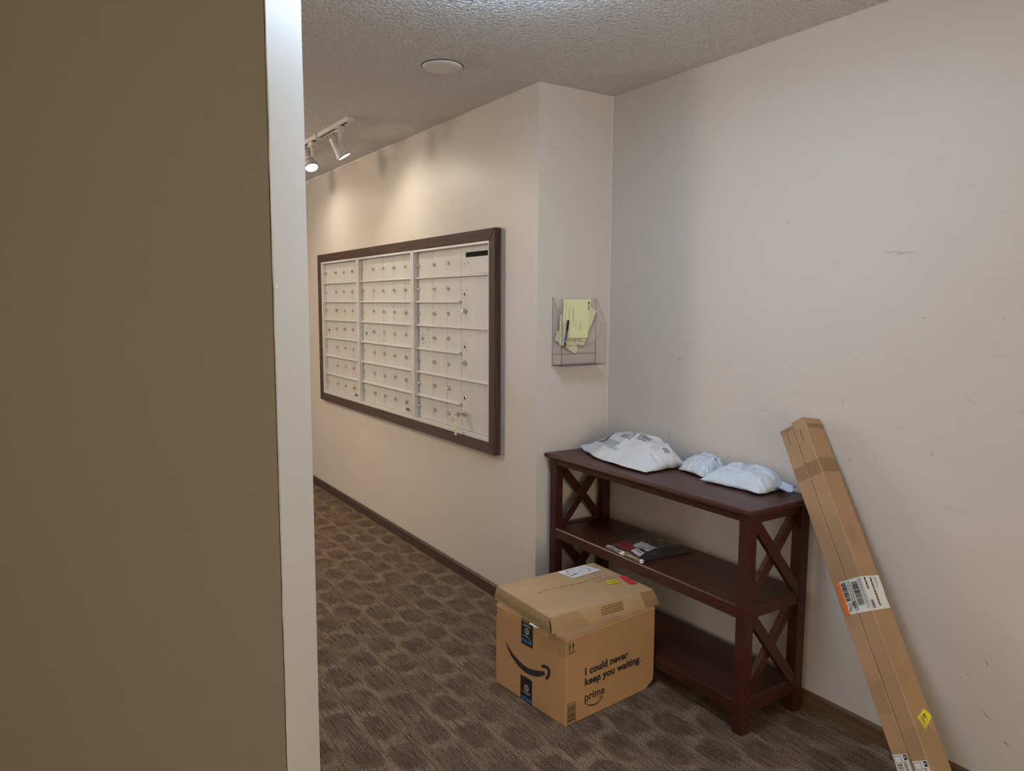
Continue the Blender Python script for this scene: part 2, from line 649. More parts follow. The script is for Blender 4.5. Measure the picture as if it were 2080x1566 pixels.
# far end of the hall with a window
ye0, ye1, ze0, ze1 = -4.4, -3.25, 0.5, 2.2
me_ = MB()
me_.box(X_END - 0.12, X_END, Y_FRONT, ye0, 0, H).box(X_END - 0.12, X_END, ye1, 1.57, 0, H)
me_.box(X_END - 0.12, X_END, ye0, ye1, 0, ze0).box(X_END - 0.12, X_END, ye0, ye1, ze1, H)
struct(me_.build('wall_end', 'wall_paint'))
wd = MB()
for a in (ye0, (ye0 + ye1) / 2 - 0.02, ye1 - 0.04):
    wd.box(X_END - 0.08, X_END - 0.03, a, a + 0.04, ze0, ze1)
for a in (ze0, ze1 - 0.04):
    wd.box(X_END - 0.08, X_END - 0.03, ye0, ye1, a, a + 0.04)
struct(wd.build('window_1', 'white_enamel'))
ld = bpy.data.lights.new('daylight', 'AREA')
ld.shape = 'RECTANGLE'
ld.size, ld.size_y = ze1 - ze0, ye1 - ye0
ld.energy = DAY_W
ld.color = DAY_COL
lo = bpy.data.objects.new('daylight', ld)
C.objects.link(lo)
lo.location = (X_END - 0.1, (ye0 + ye1) / 2, (ze0 + ze1) / 2)
lo.rotation_euler = (0, -math.pi / 2, 0)

# angled wall in the foreground, camera-side face with shade in its colour, pale end
E0 = V((1.3492, -1.5397, 0))
tw = V((-math.sqrt(.5), -math.sqrt(.5), 0))
ew = V((-math.sqrt(.5), math.sqrt(.5), 0))
TH = 0.134
wl = MB(E0, tw, ew).box(0.004, 4.2, 0.0, TH, 0, H).build('wall_left', 'tan_shaded_face')
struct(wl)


def end_face(u, v):
    # slightly uneven drywall corner bead
    w = 0.0012 * noise.noise(V((u * 2, v * 9, 3))) + (0.0016 * noise.noise(V((7, v * 21, 1))) if u in (0, 1) else 0)
    return (0.0, u * TH + w * (1 if u else 0), v * H)


ec = MB(E0, tw, ew)
for (b0, b1) in ((-0.0006, TH + 0.0006),):
    pass
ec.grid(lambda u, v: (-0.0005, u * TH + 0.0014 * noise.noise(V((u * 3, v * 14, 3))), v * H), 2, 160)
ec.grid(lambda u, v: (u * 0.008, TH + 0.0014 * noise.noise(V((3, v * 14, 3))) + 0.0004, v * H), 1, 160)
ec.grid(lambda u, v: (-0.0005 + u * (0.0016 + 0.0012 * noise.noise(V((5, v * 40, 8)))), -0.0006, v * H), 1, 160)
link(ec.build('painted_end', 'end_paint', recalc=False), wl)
chip = MB(E0 - tw * 0.0008, tw, ew).prism([(0.0, 0.0), (0.0, 0.0)], 0, 0) if False else None
cm = MB(E0 + V((0, 0, 1.507)), ew, V((0, 0, 1)), -tw)
cm.prism([(0.004, 0), (0.010, -0.003), (0.013, 0.004), (0.008, 0.010), (0.003, 0.006)], 0.0006, 0.0012)
link(cm.build('paint_chip', 'plaster_chip'), wl)

# the return face: paint skin over the wall end, with the bright corner seam
rs = plane_box('wall_return', 'wall_paint_scuffed', (-0.01, 0.001, 0), (0.0006, D, H))
struct(rs)
seam = MB()
seam.grid(lambda u, v: (0.0009 + 0.001 * (1 - u), D - 0.0009 - 0.006 * u - 0.0008 * noise.noise(V((0, v * 30, 0))), v * H), 1, 60)
link(seam.build('corner_bead', 'end_paint', recalc=False), rs)

# baseboards
bm_ = MB()
bm_.prism([(0, 0), (-0.012, 0), (-0.012, HB - 0.008), (-0.007, HB), (0, HB)], 0, 1)


def baseboard(name, m, o, along, out, length):
    b = MB(o, V(out), V((0, 0, 1)), V(along))
    b.prism([(0, 0), (0.012, 0), (0.012, HB - 0.008), (0.007, HB), (0, HB)], 0, length)
    return struct(b.build(name, m))


baseboard('baseboard_mailbox', 'baseboard_dark', (XE, 0, 0), (1, 0, 0), (0, -1, 0), -XE)
baseboard('baseboard_return', 'baseboard_wood', (0.0006, 0, 0), (0, 1, 0), (1, 0, 0), D - 0.012)
baseboard('baseboard_right', 'baseboard_wood', (0.0, D, 0), (1, 0, 0), (0, -1, 0), X_FAR)

# uneven white caulk where the mailbox wall meets the ceiling
ck = MB()
random.seed(4)


def caulk(u, v):
    x = XE + 0.002 + u * 2.0
    k = (1 - u) ** 0.6
    w = (0.010 + 0.030 * max(0, noise.noise(V((x * 7, 0, 2))) + 0.35)) * k + 0.002
    return (x, -0.002 - 0.010 * k * math.sin(v * math.pi) * (0.6 + 0.5 * noise.noise(V((x * 20, 1, 0)))), H - 0.0005 - w * v)


ck.grid(caulk, 110, 4)
struct(ck.build('trim_1', 'caulk', smooth=True))

# scuffs on the right wall (x, z, length, angle, thickness)
random.seed(11)
marks = [(0.983, 1.781, .018, 70, 1.6), (0.142, 1.555, .020, 40, 2.2), (0.160, 1.563, .016, 20, 1.6), (1.385, 1.652, .060, 4, 0.9),
         (1.43, 1.648, .07, -4, 0.8), (1.41, 1.643, .03, 6, 1.4), (0.42, 1.262, .05, -4, 1.0), (0.455, 1.253, .07, -5, 0.9),
         (0.47, 1.247, .04, 3, 1.3), (0.419, 0.905, .028, 86, 2.6), (1.763, 0.265, .05, -35, 1.2), (1.50, 1.443, .02, -15, 1.3),
         (1.28, 1.30, .015, 10, 1.2), (1.06, 1.16, .02, 50, 1.0), (1.24, 1.15, .03, 85, 0.8), (0.33, 1.32, .04, 0, 0.7), (0.75, 0.86, .018, 75, 1.4),
         (1.75, 0.42, .02, -60, 1.4), (1.70, 0.36, .018, -20, 1.2), (1.82, 0.20, .02, -10, 2.0), (1.35, 0.62, .02, 70, 1.0), (1.28, 0.95, .018, -60, 1.0), (1.33, 0.50, .03, 40, 0.8),
         (1.66, 1.2, .05, -30, 0.6), (0.62, 1.42, .03, 3, 0.6), (1.55, 1.02, .02, 60, 1.1), (0.28, 1.02, .02, -70, 1.0), (0.20, 1.15, .03, 0, 0.7)]
for i, (x, z, L, an, th) in enumerate(marks):
    t = math.radians(an)
    m_ = MB((x, D - 0.0004, z), (math.cos(t), 0, math.sin(t)), (-math.sin(t), 0, math.cos(t)), (0, -1, 0))
    bend = random.uniform(-.12, .12) * L
    top = [(-L / 2 + L * k / 8, bend * math.sin(math.pi * k / 8) + th * 0.0005 * math.sin(math.pi * (k + .3) / 8.6)) for k in range(9)]
    bot = [(-L / 2 + L * k / 8, bend * math.sin(math.pi * k / 8) - th * 0.0005 * math.sin(math.pi * (k + .3) / 8.6)) for k in range(8, -1, -1)]
    link(m_.prism(top + bot, 0, 0.0004).build('scuff_mark', 'scuff'), wr)

# ------------------------------------------------------------------ ceiling fixtures


def dome(x, y, glow, label, R=0.19, drop=0.13, k=1.0):
    t = thing('ceiling_light', label, 'ceiling light', (x, y, H - 0.2))
    MB((x, y, H)).lathe([(0.07, -0.001), (0.07, -0.016), (0.06, -0.022)], 32).build('canopy', 'white_enamel', t)
    MB((x, y, H)).lathe([(0.010, -0.02), (0.010, -drop)], 12).build('stem', 'white_enamel', t)
    MB((x, y, H - drop)).lathe([(0.02, 0.012 * k), (R * 0.5, 0.010 * k), (R * 0.9, 0.0), (R, -0.020 * k), (R * 0.98, -0.045 * k), (R * 0.86, -0.07 * k), (R * 0.6, -0.09 * k), (R * 0.3, -0.1 * k), (0.004, -0.103 * k)], 40).build('glass_shade', glow, t, smooth=True)
    return t


dome(1.05, -0.82, 'dome_glow', 'cool white bowl light close under the ceiling in front of the console shelf', 0.2, 0.07, 0.5)
dome(-2.2, -1.8, 'fill_glow_hall', 'added warm bowl fill light hidden in the hall behind the foreground wall')
dome(4.6, -2.9, 'fill_glow_lobby', 'added warm bowl fill light, unseen under the ceiling behind the camera')

t = thing('ceiling_cover_plate', 'round flat white cover plate on the textured ceiling', 'cover plate', (-0.045, -0.45, H))
MB((-0.045, -0.45, H)).lathe([(0.080, -0.0005), (0.082, -0.004), (0.078, -0.009), (0.05, -0.012), (0.003, -0.0125)], 48).build('plate', 'white_plastic', t, smooth=True)
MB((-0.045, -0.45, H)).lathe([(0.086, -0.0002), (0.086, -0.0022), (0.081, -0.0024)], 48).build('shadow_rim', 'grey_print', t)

# track lighting along y = -0.46
YT = -0.46
tr = thing('track_rail', 'white ceiling track with two joined sections in front of the mailboxes', 'light track', (-2.1, YT, H))


def channel(x0, x1):
    b = MB()
    b.box(x0, x1, YT - 0.018, YT + 0.018, H - 0.016, H)
    b.box(x0, x1, YT - 0.018, YT - 0.007, H - 0.022, H - 0.016)
    b.box(x0, x1, YT + 0.007, YT + 0.018, H - 0.022, H - 0.016)
    return b


for x0, x1 in ((-1.52, -1.075), (-3.05, -1.56)):
    channel(x0, x1).build('track_section', 'white_enamel', tr)
    MB().box(x0, x1, YT - 0.007, YT + 0.007, H - 0.0175, H - 0.0162).build('slot', 'dark_hole', tr)
MB().box(-1.075, -1.04, YT - 0.02, YT + 0.02, H - 0.026, H).build('end_cap', 'white_enamel', tr, bevel=0.003)
MB().box(-1.56, -1.52, YT - 0.026, YT + 0.026, H - 0.030, H).build('joint_connector', 'white_enamel', tr, bevel=0.003)


def spot_head(x, aim_from, aim_to, label, lit_face, power, size, blend=0.85, sticker=False):
    g = thing('track_spotlight', label, 'spotlight', (x, YT, H - 0.02), 'spotlights on the ceiling track')
    MB().box(x - 0.032, x + 0.032, YT - 0.016, YT + 0.016, H - 0.050, H - 0.0225).build('adapter', 'white_enamel', g, bevel=0.004)
    if sticker:
        s_ = MB().box(x - 0.028, x + 0.028, YT - 0.0172, YT - 0.0163, H - 0.042, H - 0.030)
        s_.build('printed_sticker', 'paper_label', g)
        k_ = MB()
        for i in range(7):
            k_.box(x - 0.025 + i * 0.0073, x - 0.021 + i * 0.0073, YT - 0.018, YT - 0.0173, H - 0.040, H - 0.032)
        k_.build('sticker_print', 'blue_print', g)
    a, b = V(aim_from), V(aim_to)
    d = (b - a).normalized()
    MB().tube([(x, YT, H - 0.05), (x, YT, H - 0.075), (x + 0.0, YT, H - 0.105)], [0.010, 0.008, 0.008], 10).build('stem', 'white_enamel', g, smooth=False)
    # two yoke arms from the stem to the barrel
    side = d.cross(V((0, 0, 1))).normalized()
    mid = a - d * 0.055
    for s in (-1, 1):
        MB().tube([(x, YT, H - 0.10), V((x, YT, H - 0.105)) + side * 0.02 * s, mid + side * 0.034 * s], 0.0045, 6).build('yoke_arm', 'white_enamel', g)
    o_ = d.orthogonal().normalized()
    f_ = MB(a, o_, d.cross(o_), d)
    f_.lathe([(0.016, -0.118), (0.026, -0.114), (0.030, -0.085), (0.033, -0.06), (0.036, -0.035), (0.042, -0.004), (0.042, 0.0), (0.038, 0.0), (0.036, -0.014)], 24)
    f_.build('barrel', 'white_enamel', g, smooth=False)
    MB(a, o_, d.cross(o_), d).lathe([(0.036, -0.014), (0.036, -0.010), (0.02, -0.006), (0.002, -0.005)], 24).build('lamp', lit_face, g, smooth=True)
    MB(a, o_, d.cross(o_), d).lathe([(0.0428, -0.003), (0.0428, 0.0008), (0.0385, 0.0008), (0.0385, -0.003), (0.0428, -0.003)], 24, False).build('rim', 'black_plastic', g)
    l = bpy.data.lights.new('spot', 'SPOT')
    l.energy = power
    l.color = SPOT_COL
    l.spot_size = size
    l.spot_blend = blend
    l.shadow_soft_size = 0.03
    lo = bpy.data.objects.new('spot', l)
    C.objects.link(lo)
    lo.location = a + d * 0.004
    lo.rotation_mode = 'QUATERNION'
    lo.rotation_quaternion = d.to_track_quat('-Z', 'Y')
    link(lo, g)
    return g


spot_head(-1.20, (-1.30, -0.40, 2.285), (-1.16, 0.0, 1.58), 'white track spotlight nearest the track end, tilted toward the mailbox wall', 'lamp_glow', SPOT_W, math.radians(146), 0.7, sticker=True)
spot_head(-1.66, (-1.80, -0.42, 2.295), (-1.22, -0.36, 1.3), 'glowing white track spotlight beside the foreground wall, its bright lens facing down', 'lamp_glow', SPOT_W * 0.9, math.radians(120), 0.7)
spot_head(-2.52, (-2.52, -0.40, 2.285), (-2.46, 0.0, 1.56), 'white track spotlight hidden behind the foreground wall, aimed at the left mailboxes', 'lamp_glow', SPOT_W, math.radians(146), 0.7)

# ------------------------------------------------------------------ mailboxes
FX0, FX1, FZ0, FZ1 = -2.885, -0.305, 0.737, 1.841
FW = 0.066
fr = thing('wooden_picture_frame', 'dark brown wooden picture-frame moulding around the wall of mailboxes', 'frame', (-1.6, -0.012, FZ0))


def frame_piece(p0, p1, q1, q0, m, name):
    """mitred, sloping moulding: outer edge p0-p1, inner edge q0-q1"""
    b = MB()
    n0, n1, nb = -0.036, -0.029, -0.0004
    b.hexa([(p0[0], nb, p0[1]), (p1[0], nb, p1[1]), (q1[0], nb, q1[1]), (q0[0], nb, q0[1]),
            (p0[0], n0, p0[1]), (p1[0], n0, p1[1]), (q1[0], n1, q1[1]), (q0[0], n1, q0[1])])
    b.build(name, m, fr, bevel=0.0025, seg=1)


o = [(FX0, FZ0), (FX1, FZ0), (FX1, FZ1), (FX0, FZ1)]
i_ = [(FX0 + FW, FZ0 + FW * .86), (FX1 - FW, FZ0 + FW * .86), (FX1 - FW, FZ1 - FW * .86), (FX0 + FW, FZ1 - FW * .86)]
for k, m_, nm in ((0, 'frame_wood_x', 'bottom_moulding'), (1, 'frame_wood_z', 'side_moulding'), (2, 'frame_wood_x', 'top_moulding'), (3, 'frame_wood_z', 'side_moulding')):
    j = (k + 1) % 4
    frame_piece(o[k], o[j], i_[j], i_[k], m_, nm)

IX0, IX1, IZ0, IZ1 = i_[0][0], i_[1][0], i_[0][1], i_[2][1]
ZR = [1.760, 1.6255, 1.4895, 1.355, 1.2195, 1.083, 0.947, 0.813]
DY = -0.0035       # door face
random.seed(5)
lock_me = {}


def lock_mesh(kind):
    if kind not in lock_me:
        b = MB((0, 0, 0), (1, 0, 0), (0, 0, 1), (0, -1, 0))
        b.disc(0, 0, 0.0078, 0, 0.006, 14, rb=0.0092)
        b.disc(0, 0, 0.0058, 0.006, 0.0085, 14)
        b.box(-0.0011, 0.0011, -0.004, 0.004, 0.0085, 0.0105)
        lock_me[kind] = b.mesh('lock')
        lock_me[kind].materials.append(MATS[kind])
    return lock_me[kind]


def lock(door, x, z, kind='chrome', s=1.0):
    l = bpy.data.objects.new('lock', lock_mesh(kind))
    C.objects.link(l)
    l.location = (x, DY, z)
    l.scale = (s, 1 + (s - 1) * 2, s)
    l.rotation_euler = (0, random.uniform(-.5, .5), 0)
    link(l, door)


def holes(door, x, z, offs, r=0.0035):
    for a, c in offs:
        b = MB((x + a, DY, z + c), (1, 0, 0), (0, 0, 1), (0, -1, 0)).disc(0, 0, r, 0, 0.0006, 8)
        b.build('screw_hole', 'dark_hole', door)


def unit(name_label, x0, x1, cols, big=False):
    u = thing('mailbox_unit', name_label, 'mailboxes', (x0, -0.012, IZ0), 'mailbox units in the wooden frame')
    lip = -0.031
    # frame
    sw = 0.022
    MB().box(x0 + .0015, x0 + sw, lip, -0.0004, IZ0 + .0008, IZ1 - .0008).build('stile', 'rail_aluminium', u, bevel=0.001, seg=1)
    MB().box(x1 - sw * (.3 if big else .75), x1 - .0015, lip, -0.0004, IZ0 + .0008, IZ1 - .0008).build('stile', 'rail_aluminium', u, bevel=0.001, seg=1)
    xa, xb = x0 + sw, x1 - sw * (.3 if big else .75)
    MB().box(xa, xb, lip, -0.0004, ZR[0] + .012, IZ1 - .0008).build('top_rail', 'rail_aluminium', u)
    MB().box(xa, xb, lip, -0.0004, IZ0 + .0008, ZR[7] - .002).build('bottom_rail', 'rail_aluminium', u)
    MB().box(xa, xb, -0.0015, -0.0004, ZR[7], ZR[0] + .012).build('back_panel', 'grey_print', u)
    last = cols[-1]
    for r in range(1, 7):
        full = big and r in (1, 3, 5)
        e = xb if (not big or full) else last - 0.002
        rb = MB((0, 0, ZR[r]), (0, -1, 0), (0, 0, 1), (1, 0, 0))
        rb.prism([(0.0036, -.0065), (0.016, -.0065), (0.020, -.004), (0.020, .001), (0.012, .0045), (0.0036, .0065)], xa, e)
        rb.build('shelf_rail', 'rail_aluminium', u)
    edges = cols if big else cols + [xb]
    for r in range(7):
        for c in range(len(edges) - 1):
            a, b = edges[c] + .0008, edges[c + 1] - .0008
            if c == 0:
                a = max(a, xa + .0008)
            z1 = ZR[r] - .006 if r else ZR[0] + .0115
            z0 = ZR[r + 1] + .006 if r < 6 else ZR[7] + .0005
            dj = random.uniform(-.0004, .0004)
            dr = MB().box(a, b, DY + dj, -0.0016, z0, z1).build('door', 'door_aluminium', u, bevel=0.0006, seg=1)
            zc = (ZR[r] + ZR[r + 1]) / 2 + .004
            if r == 3 and c == 0:
                x = a + 0.062
                k = MB((x, DY, zc - .012), (1, 0, 0), (0, 0, 1), (0, -1, 0))
                k.disc(0, 0, 0.013, 0, 0.004, 18, rb=0.015)
                k.build('lock', 'chrome', dr)
                MB((x, DY - .004, zc - .012), (1, 0, 0), (0, 0, 1), (0, -1, 0)).disc(0, 0, 0.006, 0, 0.0006, 12).build('screw_hole', 'dark_hole', dr)
                holes(dr, x, zc - .012, [(-.033, .017), (.033, .017), (-.033, -.017), (.033, -.02), (.004, .028), (.0, -.030), (.07, .055), (.07, -.045), (.07, .004)])
            else:
                lock(dr, a + 0.020 + random.uniform(-.002, .002), zc + random.uniform(-.003, .003), 'brass' if random.random() < .07 else 'chrome', random.uniform(1.1, 1.3))
    return u, xa, xb


u1, _, b1 = unit('left framed mailbox unit, four columns of small silver locked doors', IX0, -2.088, [-2.795, -2.578, -2.4165, -2.2545])
u2, _, b2 = unit('middle mailbox unit with five columns of small silver doors', -2.088, -1.2345, [-2.062, -1.8765, -1.7155, -1.5525, -1.3895])
u3, _, b3 = unit('right mailbox unit with three narrow columns and large parcel doors', -1.2345, IX1, [-1.2125, -1.018, -0.855, -0.6925], big=True)
zb = [ZR[0] + .0175, ZR[1], ZR[3], ZR[5], ZR[7] - .0055]
for r in range(4):
    dr = MB().box(-0.6915, b3 - .0012, DY, -0.0016, zb[r + 1] + .006, zb[r] - .006).build('parcel_door' if r else 'outgoing_mail_door', 'door_aluminium', u3, bevel=0.0008, seg=1)
    if r == 0:
        s_ = MB((-0.52, DY, 1.7295), (1, 0, 0), (0, 0, 1), (0, -1, 0))
        w, h, c = 0.122, 0.0125, 0.006
        s_.prism([(-w + c, -h), (w - c, -h), (w, -h + c), (w, h - c), (w - c, h), (-w + c, h), (-w, h - c), (-w, -h + c)], 0, 0.002)
        s_.build('mail_slot', 'dark_hole', dr, bevel=0.0006, seg=1)
        holes(dr, -.655, 1.685, [(0, 0), (.038, 0.004)], 0.003)
    else:
        zu, zl = ((1.529, 1.442), (1.254, 1.170), (0.986, 0.900))[r - 1]
        k = MB((-0.655, DY, zu), (1, 0, 0), (0, 0, 1), (0, -1, 0)).disc(0, 0, 0.0095, 0, 0.003, 16, rb=.011, sq=1.25)
        k.build('lock_ring', 'chrome', dr)
        MB((-0.655, DY - .003, zu), (1, 0, 0), (0, 0, 1), (0, -1, 0)).disc(0, 0, 0.0065, 0, 0.0006, 12, sq=1.25).build('keyhole', 'dark_hole', dr)
        holes(dr, -.655, zu, [(-.02, .018), (.02, .018), (-.02, -.018), (.02, -.018)], 0.0022)
        lock(dr, -0.655, zl, 'chrome', 1.5)
        holes(dr, -.50, zu + .075, [(0, 0)], 0.0022)
# small stickers on the two left units
for (x, u) in ((-2.19, u1), (-1.345, u2)):
    s_ = MB((x, DY - .0008, 0.836), (1, 0, 0), (0, 0, 1), (0, -1, 0)).box(-.045, .045, -.012, .012, 0, .0005).build('sticker', 'paper_label', u)
    k_ = MB((x, DY - .0014, 0.836), (1, 0, 0), (0, 0, 1), (0, -1, 0))
    k_.box(-.043, .012, -.010, .010, 0, .0003)
    for i in range(5):
        k_.box(.017, .042, -.010 + i * .0043, -.008 + i * .0043, 0, .0003)
    link(k_.build('sticker_print', 'grey_print'), s_)

# keys left in the lowest parcel lock
kx, kz = -0.655, 0.900
kr = thing('key_ring', 'key with ring and yellow tag hanging from the lowest parcel lock', 'keys', (kx, DY - 0.02, kz - 0.05))
kb = MB((kx, 0, kz), (1, 0, 0), (0, 0, 1), (0, -1, 0))
kb.box(-.0012, .0012, -.004, .004, 0.0145, 0.034)
kb.build('key_blade', 'chrome', kr)
kb = MB((kx, -0.034, kz), (0, -1, 0), (0, 0, 1), (1, 0, 0))
kb.disc(0.011, 0, 0.013, -.0012, .0012, 18)
kb.build('key_head', 'brass', kr)
rc = V((kx - 0.004, -0.062, kz - 0.016))
MB().tube([rc + V((0.0, 0.018 * math.cos(a), 0.018 * math.sin(a))) for a in [i * math.pi / 10 for i in range(21)]], 0.0014, 6).build('ring', 'chrome', kr, smooth=True)
tg = MB(rc + V((0, 0, -0.018)), (0.35, -0.9, 0), (0.08, 0, -1), (1, .35, 0))
tg.prism([(-.004, 0), (.004, 0), (.008, .010), (.008, .075), (-.008, .075), (-.008, .010)], -.001, .001)
tg.build('tag', 'yellow_paper', kr)

# ------------------------------------------------------------------ brochure holder on the return wall
HX, HY0, HY1, HZ0, HZ1, HF = 0.0008, 0.081, 0.337, 1.200, 1.511, 1.395
XF = 0.074
bh = thing('brochure_holder', 'clear acrylic brochure holder with scooped front on the return wall', 'brochure holder', (0.03, 0.21, HZ0))
TK = 0.0028


def arc(cy, cz, r, n=14, sq=1.0):
    return [(cy - r * math.cos(math.pi * k / n), cz - r * sq * math.sin(math.pi * k / n)) for k in range(n + 1)]


def plate(name, x, pts, m='clear_acrylic'):
    b = MB((x, 0, 0), (0, 1, 0), (0, 0, 1), (1, 0, 0))
    b.prism(pts, 0, TK)
    return b.build(name, m, bh, recalc=True)


cy = (HY0 + HY1) / 2
plate('back_plate', HX, [(HY0, HZ0), (HY1, HZ0), (HY1, HZ1)] + [(HY1 - .030, HZ1)] + [(a, b) for a, b in reversed(arc(cy, HZ1 - .045, .088, 14, 1.0))] + [(HY0 + .030, HZ1), (HY0, HZ1)])
plate('front_plate', XF, [(HY0, HZ0), (HY1, HZ0), (HY1, HF)] + [(a, b) for a, b in reversed(arc(cy, HF, .103, 16, 1.0))] + [(HY0, HF)])
for y in (HY0, HY1 - TK):
    b = MB((0, y, 0), (1, 0, 0), (0, 0, 1), (0, 1, 0))
    b.prism([(HX + TK, HZ0), (XF, HZ0), (XF, HF), (HX + TK, HZ1)], 0, TK)
    b.build('side_plate', 'clear_acrylic', bh)
MB().box(HX + TK, XF, HY0 + TK, HY1 - TK, HZ0, HZ0 + TK).build('base_plate', 'acrylic_edge', bh)
# visible darker cut edges
ed = MB()
for y in (HY0 + TK / 2, HY1 - TK / 2):
    ed.tube([(HX + TK, y, HZ1), (XF + TK / 2, y, HF), (XF + TK / 2, y, HZ0)], 0.0007, 6)
    ed.tube([(HX + .0015, y, HZ0), (HX + .0015, y, HZ1)], 0.0007, 6)
    ed.tube([(HX + .0015, y, HZ0), (XF, y, HZ0)], 0.0007, 6)
ed.tube([(XF + TK / 2, HY0, HZ0 + .001), (XF + TK / 2, HY1, HZ0 + .001)], 0.0007, 6)
ed.tube([(HX + .002, HY0, HZ0 + .05), (HX + .002, HY1, HZ0 + .05)], 0.0007, 6)
ed.tube([(XF + TK / 2, a, b) for a, b in arc(cy, HF, .103, 16)], 0.0007, 6)
ed.tube([(HX + TK, a, b) for a, b in arc(cy, HZ1 - .045, .088, 14)], 0.0007, 6)
ed.build('cut_edges', 'acrylic_edge', bh)

# slips of paper and the pen inside it


def slip(name, label, m, x, pts, lines, group='paper slips in the brochure holder'):
    g = thing(name, label, 'paper', (x, sum(p[0] for p in pts) / len(pts), min(p[1] for p in pts)), group)
    MB((x, 0, 0), (0, 1, 0), (0, 0, 1), (1, 0, 0)).prism(pts, 0, 0.0008).build('sheet', m, g)
    if lines:
        b = MB((x + .0009, 0, 0), (0, 1, 0), (0, 0, 1), (1, 0, 0))
        for (ya, yb, za, zb_) in lines:
            b.box(ya, yb, za, zb_, 0, .0003)
        b.build('printed_lines', 'grey_print', g)
    return g


random.seed(8)
ln = []
for yy, z0, z1 in ((0.133, 1.40, 1.488), (0.150, 1.385, 1.465), (0.156, 1.42, 1.46), (0.172, 1.40, 1.468), (0.178, 1.38, 1.46), (0.192, 1.36, 1.40), (0.214, 1.36, 1.40), (0.222, 1.36, 1.398)):
    z = z0
    while z < z1:
        L = random.uniform(.004, .012)
        ln.append((yy, yy + .0016, z, min(z + L, z1)))
        z += L + .003
ln += [(0.262, .270, 1.478, 1.492), (0.263, .268, 1.452, 1.474)]
slip('paper_slip', 'bright yellow printed slip standing tallest in the brochure holder', 'yellow_paper', 0.034, [(0.120, 1.325), (0.262, 1.325), (0.278, 1.502), (0.120, 1.502)], ln)
slip('paper_slip', 'pale yellow slip tilted to the right behind the bright slip', 'pale_yellow_paper', 0.024, [(0.180, 1.335), (0.252, 1.305), (0.322, 1.449), (0.262, 1.476), (0.2, 1.48)], [(.256, .258, 1.35, 1.372)])
slip('paper_slip', 'pale upright slip low in the brochure holder behind the pen', 'pale_yellow_paper', 0.016, [(0.110, 1.292), (0.258, 1.290), (0.258, 1.42), (0.112, 1.43)], [(.20, .202, 1.31, 1.36), (.23, .232, 1.30, 1.36)])
slip('paper_slip', 'small pale slip corner showing at the bottom of the holder', 'pale_yellow_paper', 0.010, [(0.092, 1.315), (0.205, 1.250), (0.222, 1.262), (0.215, 1.33), (0.102, 1.36)], None)
pen = thing('pen', 'blue ballpoint pen with black cap leaning inside the brochure holder', 'pen', (0.052, 0.122, 1.285))
p0, p1 = V((0.048, 0.119, 1.286)), V((0.056, 0.133, 1.408))
dd = p1 - p0
MB().tube([p0 + dd * .20, p0 + dd * .62], 0.0048, 12).build('barrel', 'pen_blue', pen, smooth=False)
MB().tube([p0 + dd * .62, p0 + dd * .97, p1], [0.0056, 0.0056, 0.0030], 12).build('cap', 'black_plastic', pen, smooth=False)
MB().tube([p0, p0 + dd * .19], [0.0042, 0.0048], 12).build('grip', 'black_plastic', pen, smooth=False)
MB().tube([p0 + dd * .185, p0 + dd * .205], 0.0051, 12).build('collar', 'chrome', pen, smooth=False)
MB().tube([p0 + dd * .60 + V((.0065, -.004, 0)), p1 * .96 + p0 * .04 + V((.0065, -.004, 0))], 0.0014, 6).build('clip', 'black_plastic', pen)

# ------------------------------------------------------------------ console shelf
SX0, SX1, SY0, SY1 = 0.030, 1.1604, 0.0575, 0.386
LG = 0.043
ZT = 0.8017
cs = thing('console_shelf', 'dark mahogany three-tier console shelf with crossed end braces', 'shelf', ((SX0 + SX1) / 2, (SY0 + SY1) / 2, 0))
for x in (SX0, SX1 - LG):
    for y in (SY0, SY1 - LG):
        MB().box(x, x + LG, y, y + LG, 0, ZT - 0.026).build('leg', 'mahogany', cs, bevel=0.003)
# top with moulded edge (stacked profile)
tp = MB()
ox, oy = 0.022, 0.022
x0, x1, y0, y1 = SX0 - .016, SX1 + ox, SY0 - oy, SY1 + .012
prof = [(0.016, ZT - .026), (0.010, ZT - .023), (0.003, ZT - .018), (0.0, ZT - .011), (0.0005, ZT - .006), (0.004, ZT - .002), (0.009, ZT)]
n0 = 0
for ins, z in prof:
    for a, b in ((x0 + ins, y0 + ins), (x1 - ins, y0 + ins), (x1 - ins, y1 - ins * .3), (x0 + ins, y1 - ins * .3)):
        tp.v.append(V((a, b, z)))
for s in range(len(prof) - 1):
    for k in range(4):
        j = (k + 1) % 4
        tp.f.append((s * 4 + k, s * 4 + j, s * 4 + 4 + j, s * 4 + 4 + k))
tp.f.append((3, 2, 1, 0))
e_ = 4 * (len(prof) - 1)
tp.f.append((e_, e_ + 1, e_ + 2, e_ + 3))
tp.build('top', 'mahogany', cs)
AZ = 0.753
for y in (SY0 + .003, SY1 - .021):
    MB().box(SX0 + LG, SX1 - LG, y, y + .018, AZ, ZT - .026).build('apron', 'mahogany', cs, bevel=0.001, seg=1)
for x in (SX0 + .010, SX1 - .028):
    MB().box(x, x + .018, SY0 + LG, SY1 - LG, AZ - .008, ZT - .026).build('apron', 'mahogany', cs, bevel=0.001, seg=1)
